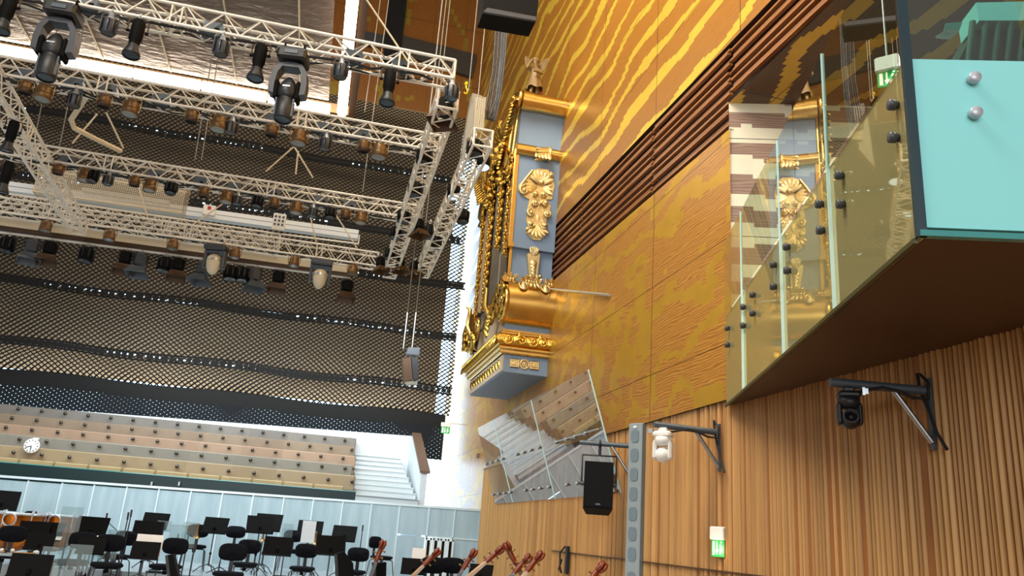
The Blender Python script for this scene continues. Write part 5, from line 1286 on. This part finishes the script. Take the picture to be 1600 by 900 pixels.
m = MB(); m.tube([(-.23, 0, -.55), (-.23, 0, -.16), (.23, 0, -.16), (.23, 0, -.55)], .016, 6); m.tube([(0, 0, -.16), (0, 0, .02)], .02, 8); m.torus((0, 0, 0), .045, .014, Matrix.Rotation(R_(90), 3, 'Y'), 12, 6); m.build('yoke', MAT['cast'], t)
for s in (-1, 1): m = MB(); m.tube([(s*.19, 0, -.54), (s*.245, 0, -.54)], .03, 10); m.build('side_knob', MAT['grey_dark'], t)
m = MB(); m.cbox(Mx @ Vector((0, .0, -.28)), (.16, .12, .05), .01); m.build('fitting', MAT['grey_dark'], t)
# column loudspeaker
cw = at(997, 662, 0, XW-.10)
t = empty('column_speaker', (XW-.1, cw.y, 0), 'tall slim grey column loudspeaker with oval grilles on the wall', 'speaker', None, (0, 0, R_(-58)))
H = cw.z; 
m = MB(); m.cbox((0, 0, H/2-.3), (.215, .12, H+.6), .012); m.build('cabinet', M_('column_grey', '8e9aa0', .45, .1), t)
for i in range(9):
    z = H-.17-.245*i if i < 7 else H-.17-.245*6-.29*(i-6)
    m = MB(); q = [(.062*math.copysign(abs(math.cos(a))**.6, math.cos(a)), -.063, z+.082*math.copysign(abs(math.sin(a))**.6, math.sin(a))) for a in [2*math.pi*k/20 for k in range(20)]]
    m.prism([Vector(p) for p in q], (0, -.006, 0)); m.build('oval_grille', M_('column_grille', '6c7b84', .6) if i == 0 else bpy.data.materials['column_grille'], t)
m = MB(); m.box((0, -.064, H-.05), (.05, .008, .03)); m.build('badge', MAT['white'], t)
m = MB(); m.box((0, -.062, H-2.25), (.215, .006, .008)); m.build('joint', MAT['grey_dark'], t)
# cable and box strip at floor level on the wall
p = at(886, 875, 0, XW-.08)
t = empty('wall_conduit', p, 'dark upright conduit with coiled cable on the wall', 'conduit'); m = MB(); m.cbox((0, 0, 0), (.05, .1, .42), .01); m.build('strip', MAT['cast'], t)
m = MB(); m.tube([(-.03, .05, .2), (-.05, .22, .1), (-.05, .2, -.1), (-.05, .1, -.2), (-.05, .26, -.16), (-.05, .12, 0)], .014, 6); m.build('coiled_cable', MAT['cable'], t)
p = at(746, 712, 0, XW-.02); t = empty('alarm_button', p, 'small dark red square box on the bright wall left of glass sheet', 'alarm'); m = MB(); m.cbox((0, 0, 0), (.04, .25, .12), .01); m.build('case', MAT['handrail'], t); m = MB(); m.cbox((-.02, 0, 0), (.02, .12, .06), .005); m.build('button', MAT['red'], t)

# ================================================================== STAGE
def floor_z(y): return .18 if y > 15.9 else (0.0 if y > 12.6 else -.4)
def chair_proto():
    t = empty('orchestra_chair', (0, 0, -60), '', 'chair')
    m = MB()   # seat pad, rounded
    N = 24; rim = [(.22*math.copysign(abs(math.cos(a))**.55, math.cos(a)), .20*math.copysign(abs(math.sin(a))**.55, math.sin(a))) for a in [2*math.pi*k/N for k in range(N)]]
    lv_ = [(.90, .415), (1.0, .43), (1.0, .455), (.92, .472), (.6, .478), (0.0, .475)]
    V = [Vector((x*s, y*s, z)) for s, z in lv_ for x, y in rim]; m.add(V, [(i*N+k, i*N+(k+1) % N, (i+1)*N+(k+1) % N, (i+1)*N+k) for i in range(5) for k in range(N)], True); m.add(V[:N], [tuple(range(N-1, -1, -1))]); m.build('seat', MAT['fabric'], t)
    m = MB(); rim = [(.205*math.copysign(abs(math.cos(a))**.6, math.cos(a)), .125*math.copysign(abs(math.sin(a))**.65, math.sin(a))) for a in [2*math.pi*k/N for k in range(N)]]
    lv_ = [(0, .205), (.8, .205), (1, .225), (1, .245), (.85, .262), (0, .265)]
    V = [Vector((x*s, y+.35*x*x*-1.0, .74+z*s)) for s, y in lv_ for x, z in rim]; m.add(V, [(i*N+k, i*N+(k+1) % N, (i+1)*N+(k+1) % N, (i+1)*N+k) for i in range(5) for k in range(N)], True); m.build('backrest', MAT['fabric'], t)
    m = MB(); m.box((0, .235, .55), (.06, .02, .26)); m.box((0, .12, .405), (.06, .25, .02)); m.build('back_strut', MAT['cast'], t)
    for sx in (-1, 1):
        m = MB(); m.tube([(sx*.02, -.1, .395), (sx*.17, -.13, .395), (sx*.2, -.15, .36), (sx*.23, -.2, 0)], .011, 6); m.build('leg', MAT['grey_dark'], t)
        m = MB(); m.tube([(sx*.02, .1, .395), (sx*.17, .13, .395), (sx*.2, .15, .36), (sx*.23, .2, 0)], .011, 6); m.build('leg', MAT['grey_dark'], t)
    m = MB(); m.tube([(0, 0, .42), (0, 0, .33)], .035, 10); m.box((0, 0, .405), (.3, .3, .012)); m.build('seat_frame', MAT['black'], t)
    return Proto(t)
CH = chair_proto()
def on_floor(px, py, Y): p = at(px, py, 1, Y); return V3(p.x, Y, floor_z(Y))
# photo position of the seat, distance, facing (degrees; 0 = back towards the rear wall)
chairs = [(36, 800, 18.8, 150, 'office-like black chair at far left behind the copper drums'), (305, 848, 17.3, 10, 'black chair behind the twin clear screens, left of centre'), (366, 847, 18.4, 185, 'black chair in the back row left of the twin music stands'), (384, 873, 15.6, 175, 'black chair right of the trumpet stand in the middle row'),
          (455, 849, 18.4, 175, 'black chair half hidden behind the bright music screen'), (474, 876, 15.4, 172, 'black chair below the bright music screen, with cushioned back'), (553, 879, 15.3, 160, 'black chair beside the dark bass case, right of centre'), (597, 863, 18.0, 225, 'lone black chair against the rear wall right of centre'),
          (258, 890, 13.6, 165, 'black chair right of the front music stand with papers'), (110, 886, 13.4, 170, 'black chair behind the left clear screen'), (165, 892, 13.2, 195, 'black chair left of the tall microphone poles'), (180, 866, 15.6, 160, 'black chair beneath the angled microphone boom'), (8, 852, 14.2, 180, 'black chair at the left picture edge by the drums'),
          (678, 925, 12.8, 185, 'black chair top at the bottom edge before the doors'), (705, 925, 13.2, 175, 'black chair top right beside the open doors'), (352, 925, 12.8, 180, 'black chair top at the bottom edge in the centre left')]
for px, py, Y, a, lab in chairs:
    p = on_floor(px, py, Y); CH.put(p, (0, 0, R_(a+180)), lab, None, .98)
def stand_proto():
    t = empty('music_stand', (0, 0, -60), '', 'music stand')
    M = Matrix.Rotation(R_(-22), 3, 'X')
    m = MB(); m.box(M @ Vector((0, 0, .17)), (.50, .012, .34), M); m.box(M @ Vector((0, -.035, 0)), (.50, .07, .012), M); m.box(M @ Vector((0, -.07, .012)), (.50, .008, .03), M); m.build('desk', MAT['black'], t)
    m = MB(); m.tube([(0, .03, .12), (0, .05, .02), (0, .05, -.4)], .012, 8); m.tube([(0, .05, -.38), (0, .05, -.62)], .017, 8); m.build('pole', MAT['grey_dark'], t)
    m = MB(); m.cbox((0, .03, .10), (.05, .06, .08), .01); m.build('tilt_joint', MAT['black'], t); m = MB(); m.tube([(0, .05, -.36), (0, .05, -.40)], .025, 8); m.build('collar', MAT['black'], t)
    for k in range(3):
        a = R_(90+120*k); m = MB(); m.tube([(0, .05, -.58), (.16*math.cos(a), .05+.16*math.sin(a), -.64), (.28*math.cos(a), .05+.28*math.sin(a), -.745)], .011, 6); m.build('leg', MAT['grey_dark'], t)
    return Proto(t)
MS = stand_proto()
stands = [(2, 784, 17.5, 10, 'at the far left edge in the back'), (52, 828, 14.5, 6, 'with two desks side by side before the copper drums'), (74, 829, 14.6, -8, 'right half of the paired stands before the copper drums'), (60, 852, 13.4, 4, 'below the paired stands on the left'), (46, 886, 11.6, 8, 'largest, lowest at the lower left corner'),
          (141, 824, 14.8, -6, 'broad, behind the open white score at left'), (143, 849, 13.2, 4, 'holding a white sheet edge left of the microphone poles'), (242, 814, 17.0, -4, 'small, high in the back row left of centre'), (230, 829, 15.8, 3, 'half hidden, between the back stand and the papered stand'), (227, 857, 12.8, 2, 'with white papers behind it, left of centre'),
          (335, 821, 16.8, -14, 'tilted, beside the upturned trumpet'), (407, 821, 16.9, 8, 'left one of the overlapped pair in the middle'), (418, 818, 17.7, -12, 'right one of the overlapped pair in the middle'), (434, 853, 14.0, -4, 'broad, in the middle below the overlapped pair'), (484, 827, 17.5, -6, 'behind the bright white screen sheet'),
          (518, 853, 14.2, 8, 'broad, left of the dark bass case'), (537, 834, 17.0, -14, 'small, to the upper right of the dark case'), (646, 882, 13.2, -10, 'with a white sheet edge near the doors'), (750, 893, 12.7, -26, 'tilted, at the bottom below the basses')]
for px, py, Y, a, lab in stands:
    p = at(px, py, 1, Y); fz = floor_z(Y); k = (p.z-.15-fz)/.745; k = max(.75, min(1.15, k)); MS.put((p.x, Y, fz+.745*k), (0, 0, R_(a)), 'black music stand '+lab, None, k)
def sheet(px, py, Y, w, h, lab, tiltx=-22, rz=0):
    t = empty('sheet_music', at(px, py, 1, Y), lab, 'sheet music', None, (R_(tiltx), 0, R_(rz))); m = MB(); m.cbox((0, 0, 0), (w, .012, h), .004); m.build('paper', MAT['paper'], t)
sheet(76, 840, 14.0, .36, .09, 'white open sheet on the paired stands at left', -60); sheet(139, 838, 14.68, .34, .06, 'white sheet edge lying above the lower left stand', -60); sheet(232, 853, 12.95, .36, .32, 'white papers standing behind the left centre music stand', -15); sheet(340, 813, 17.0, .28, .06, 'white paper edge atop the tilted stand by the trumpet', -10); sheet(654, 872, 13.35, .22, .3, 'white sheet behind the stand near the doors', -12, -10)
def screen(px, py, Y, w, h, lab, mat='glass_screen', rz=0):
    p = at(px, py, 1, Y); fz = floor_z(Y); t = empty('acoustic_screen', (p.x, Y, fz), lab, 'screen', None, (0, 0, R_(rz)))
    m = MB(); m.cbox((0, 0, p.z-fz), (w, .012, h), .004); m.build('clear_panel', MAT[mat], t)
    m = MB(); m.tube([(0, .02, 0), (0, .02, p.z-fz+h*.1)], .012, 8); m.build('pole', MAT['grey_dark'], t)
    m = MB(); m.cbox((0, .02, .012), (.28, .28, .024), .008); m.build('foot', MAT['black'], t)
screen(482, 831, 16.6, .26, .40, 'screen sheet with bright reflection painted white, before the music stand in the middle', 'reflector_white'if False else 'white_matt', -12)  # matt white colour stands for the bright reflection on the acrylic
screen(107, 825, 14.0, .30, .62, 'tall clear acrylic screen at left before the copper drum'); screen(82, 880, 12.7, .32, .42, 'clear acrylic screen above the lower left stand'); screen(124, 872, 12.9, .30, .36, 'left clear acrylic screen of the lower left pair', rz=12)
screen(146, 862, 13.4, .26, .38, 'clear acrylic screen left of centre pair', rz=-10); screen(169, 862, 13.6, .24, .38, 'clear acrylic screen near the microphone poles', rz=14); screen(278, 838, 15.4, .28, .38, 'left sheet of twin clear screens before the black chair'); screen(295, 836, 15.3, .22, .42, 'right sheet of twin clear screens before the black chair', rz=16)
screen(180, 843, 15.0, .26, .3, 'bluish clear screen under the microphone boom'); screen(448, 838, 16.8, .2, .46, 'narrow clear screen left of the bright sheet', rz=8); screen(256, 822, 16.0, .24, .18, 'small clear screen right of the back stand')
# microphones
def mic_pole(px, y0, Y, lab, boom=None, H=None):
    p = at(px, y0, 1, Y); fz = floor_z(Y); t = empty('microphone_stand', (p.x, Y, fz), lab, 'microphone'); h = p.z-fz
    m = MB(); m.tube([(0, 0, .05), (0, 0, h)], [.013, .009], 8); m.build('pole', MAT['cast'], t)
    for k in range(3):
        a = R_(30+120*k); m = MB(); m.tube([(0, 0, .14), (.26*math.cos(a), .26*math.sin(a), .01)], .009, 6); m.build('leg', MAT['cast'], t)
    m = MB()
    if boom: m.tube([(0, 0, h), boom], .008, 6); b = Vector(boom); m.tube([(0, 0, h), -b*.35+Vector((0, 0, h*1.35))], .008, 6) if False else None
    e = Vector(boom) if boom else Vector((0, 0, h)); m.tube([e, e+Vector((0, -.02, .12))], .016, 8); m.build('microphone', MAT['grey_dark'], t)
mic_pole(199, 812, 15.2, 'left pole of the tall twin microphone stands'); mic_pole(204, 808, 15.3, 'right pole of the tall twin microphone stands'); mic_pole(566, 830, 17.2, 'thin microphone stand left of the lone chair'); mic_pole(186, 832, 15.8, 'microphone stand with slanting boom at left', (-.25, 0, 1.0)); mic_pole(345, 872, 16.4, 'short microphone stand right of the trumpet')
# trumpet-like instruments on pegs
def horn(px, py, Y, lab, flip=False):
    p = at(px, py, 1, Y); fz = floor_z(Y); t = empty('trumpet', (p.x, Y, fz), lab, 'trumpet'); h = p.z-fz
    M = Matrix.Translation((0, 0, h)) @ (Matrix.Rotation(R_(180), 4, 'X') if flip else Matrix.Identity(4))
    m = MB(); m.lathe([(.075, -.10), (.05, -.085), (.026, -.04), (.016, .04), (.013, .12), (.02, .15), (0, .155)], 16, M); m.build('bell', MAT['brass'], t)
    m = MB(); m.tube([(0, 0, .05), (0, 0, h-.08)], .014, 8); m.build('peg', MAT['grey_dark'], t)
    for k in range(3):
        a = R_(20+120*k); m = MB(); m.tube([(0, 0, .2), (.2*math.cos(a), .2*math.sin(a), .01)], .008, 6); m.build('stand_leg', MAT['cast'], t)
horn(308, 832, 15.6, 'brass bell instrument upturned on a stand left of centre'); horn(411, 838, 17.3, 'brass bell hanging below the overlapped music stands'); horn(493, 843, 17.0, 'brass bell partly behind the bright white screen')
# copper timpani
def timp(px, py, Y, r, lab):
    p = at(px, py, 1, Y); fz = floor_z(Y); t = empty('timpani', (p.x, Y, fz), lab, 'drum', 'copper drums at the left edge'); h = p.z-fz
    m = MB(); m.lathe([(.02, h-.62), (r*.45, h-.58), (r*.8, h-.42), (r*.96, h-.2), (r, h-.02)], 32); m.build('bowl', MAT['copper'], t)
    m = MB(); m.torus((0, 0, h), r+.012, .018, None, 40, 8); m.build('rim_hoop', MAT['silver'], t)
    m = MB(); m.lathe([(0, h+.005), (r, h+.005)], 32); m.build('drumhead', MAT['paper'], t)
    for k in range(6):
        a = R_(60*k+15); m = MB(); m.tube([(r*1.03*math.cos(a), r*1.03*math.sin(a), h), (r*1.02*math.cos(a), r*1.02*math.sin(a), h-.2)], .012, 6); m.box((r*1.05*math.cos(a), r*1.05*math.sin(a), h+.03), (.03, .03, .05)); m.build('tension_rod', MAT['silver'], t)
    for k in range(3):
        a = R_(120*k+30); m = MB(); m.tube([(r*.95*math.cos(a), r*.95*math.sin(a), h-.2), (r*.7*math.cos(a), r*.7*math.sin(a), .0)], .022, 8); m.build('leg', MAT['cast'], t)
    m = MB(); m.torus((-.0, -r-.03, h-.09), .10, .014, Matrix.Rotation(R_(90), 3, 'X'), 20, 6); m.build('ring_handle', MAT['silver'], t)
timp(30, 803, 15.9, .40, 'copper kettle drum with ring handle at the left edge'); timp(96, 806, 16.6, .36, 'copper kettle drum behind the tall clear screen')
# percussion table with mallets at left edge
t = empty('percussion_table', (at(15, 868, 1, 12.7).x, 12.7, floor_z(12.7)), 'low percussion table strewn with grey mallets and blocks at left', 'table'); hT = at(15, 866, 1, 12.7).z-floor_z(12.7)
m = MB(); m.cbox((0, 0, hT), (.7, .4, .03), .01); m.build('table_top', MAT['riser'], t)
for sx in (-1, 1):
    for sy in (-1, 1): m = MB(); m.tube([(sx*.3, sy*.17, 0), (sx*.3, sy*.17, hT)], .014, 6); m.build('leg', MAT['silver'], t)
rr = random.Random(4)
for i in range(6):
    q = Vector((t.location.x+.0-.3+.11*i, 12.6+rr.uniform(-.05, .15), t.location.z+hT+.018+.012)); e = empty('mallet', q, '%s mallet from the left on the percussion table' % ORD[i], 'mallet', 'mallets on the percussion table', (0, 0, R_(rr.uniform(-40, 40))))
    m = MB(); m.tube([(0, -.14, 0), (0, .12, 0)], .008, 6); m.build('shaft', MAT['wood_neck'], e); m = MB(); m.ball((0, .14, .012), (.028, .035, .026), 10); m.build('head', MAT['paper' if i % 2 else 'cast'], e)
# double basses and a cello leaning: head, neck, fingerboard, body below
def bass(px, py, qx, qy, Y, lab, light=False, ex=0.0):
    s = at(px, py, 1, Y); e = at(qx, qy, 1, Y+ex); d = (e-s).normalized(); fz = floor_z(Y); L = (fz+.03-s.z)/d.z; L = min(max(L, 1.2), 2.6)
    t = empty('double_bass', s, lab, 'double bass', 'double basses leaning on the stage')
    side = d.cross(Vector((0, -1, 0))).normalized(); nrm = side.cross(d).normalized(); nrm = nrm if nrm.y < 0 else -nrm
    Q = Matrix((side, nrm, -d)).transposed().to_4x4(); t.matrix_world = Matrix.Translation(s) @ Q; t.location = s; t.rotation_euler = Q.to_euler()
    # local: -z runs down the neck, y faces the viewer side
    m = MB()
    for sx in (-1, 1): m.spiral((sx*.025, .0, .0), Vector((0, 1, 0)), Vector((0, 0, 1)), .062, 1.7, .026, 26, a0=R_(-90))
    m.ball((0, 0, 0), (.035, .05, .05), 8); m.tube([(0, -.045, -.03), (0, -.03, -.12), (0, -.015, -.24), (0, -.01, -.30)], [.035, .04, .036, .028], 10); m.build('scroll', MAT['wood_bass'], t)
    m = MB()
    for i, z in enumerate((-.10, -.15, -.20, -.25)):
        s_ = 1 if i % 2 else -1; m.tube([(-.03*s_, -.02, z), (s_*.065, -.02, z)], .012, 6); m.ball((s_*.075, -.02, z), (.014, .009, .018), 8)
    m.build('tuning_peg', MAT['brass'], t)
    m = MB(); m.tube([(0, -.01, -.28), (0, -.02, -.6), (0, -.03, -.85)], [.026, .03, .04], 10); m.build('neck', MAT['wood_neck'] if light else MAT['wood_bass'], t)
    m = MB(); m.prism([Vector((-.022, .022, -.28)), Vector((.022, .022, -.28)), Vector((.045, .03, -1.05)), Vector((-.045, .03, -1.05))], (0, .015, 0)); m.build('fingerboard', MAT['wood_neck'] if light else MAT['ebony'], t)
    ol = []
    for z, w in ((-.80, .05), (-.84, .14), (-.92, .22), (-1.02, .245), (-1.10, .22), (-1.18, .17), (-1.26, .16), (-1.34, .22), (-1.46, .31), (-1.60, .33), (-1.72, .26), (-1.78, .10)):
        ol.append((w, z))
    k = (L-.05)/1.9; k = max(.6, min(k, 1.25))
    P = [Vector((w, -.20, -.8+(z+.8)*k)) for w, z in ol]+[Vector((-w, -.20, -.8+(z+.8)*k)) for w, z in ol[::-1]]
    m = MB(); m.prism(P, (0, .19, 0)); m.build('body', MAT['wood_bass'], t)
    m = MB()
    for x in (-.018, -.006, .006, .018): m.tube([(x, .045, -.28), (x*2, .07, -.8-.7*k)], .0022, 4)
    m.build('strings', MAT['silver'], t)
    m = MB(); m.tube([(0, -.1, -.8-.98*k), (0, -.1, -.8-1.1*k)], .01, 6); m.build('endpin', MAT['steel'], t)
for a in ((598, 850, 583, 890, 13.2, 'double bass scroll rising in front of the lone chair', False), (683, 863, 640, 905, 12.8, 'pale-necked double bass slanting before the open doors', True), (740, 864, 718, 898, 12.4, 'dark double bass right of the doors, leaning right', False), (782, 859, 750, 886, 12.0, 'pale-necked double bass leaning right against the slatted wall', True),
          (792, 853, 809, 886, 11.6, 'dark double bass leaning left, its scroll highest of all', False), (825, 872, 797, 902, 11.3, 'reddish double bass crossed by a neighbour near the wall', False), (844, 868, 815, 903, 11.0, 'double bass with small bright peg, right of the crossed pair', True), (941, 885, 922, 908, 9.6, 'double bass scroll alone at the bottom beside the column speaker', False)):
    bass(*a)
# dark instrument cases among the basses
def case(pts, Y, lab, d=.25):
    P = [at(x, y, 1, Y) for x, y in pts]; zlo = floor_z(Y); P2 = P[:]
    m = MB(); m.prism(P2, (0, d, 0)); c = sum(P2, Vector())/len(P2); t = empty('instrument_case', c, lab, 'case'); m.build('shell', MAT['black'], t, True)
    m = MB(); m.prism([P2[0]+Vector((0, -.01, 0)), P2[0]+Vector((.04, -.01, 0)), P2[-1]+Vector((.04, -.01, 0)), P2[-1]+Vector((0, -.01, 0))], (0, .01, 0)); m.build('rim', MAT['cast'], t, True)
case([(523, 866), (538, 862), (552, 880), (556, 960), (528, 960)], 13.8, 'black upright instrument case in front of the middle right chair')
case([(583, 880), (604, 879), (602, 960), (586, 960)], 13.4, 'black case behind the first bass scroll'); case([(258, 868), (270, 866), (292, 960), (268, 960)], 12.9, 'slanting black case before the chair with papers')
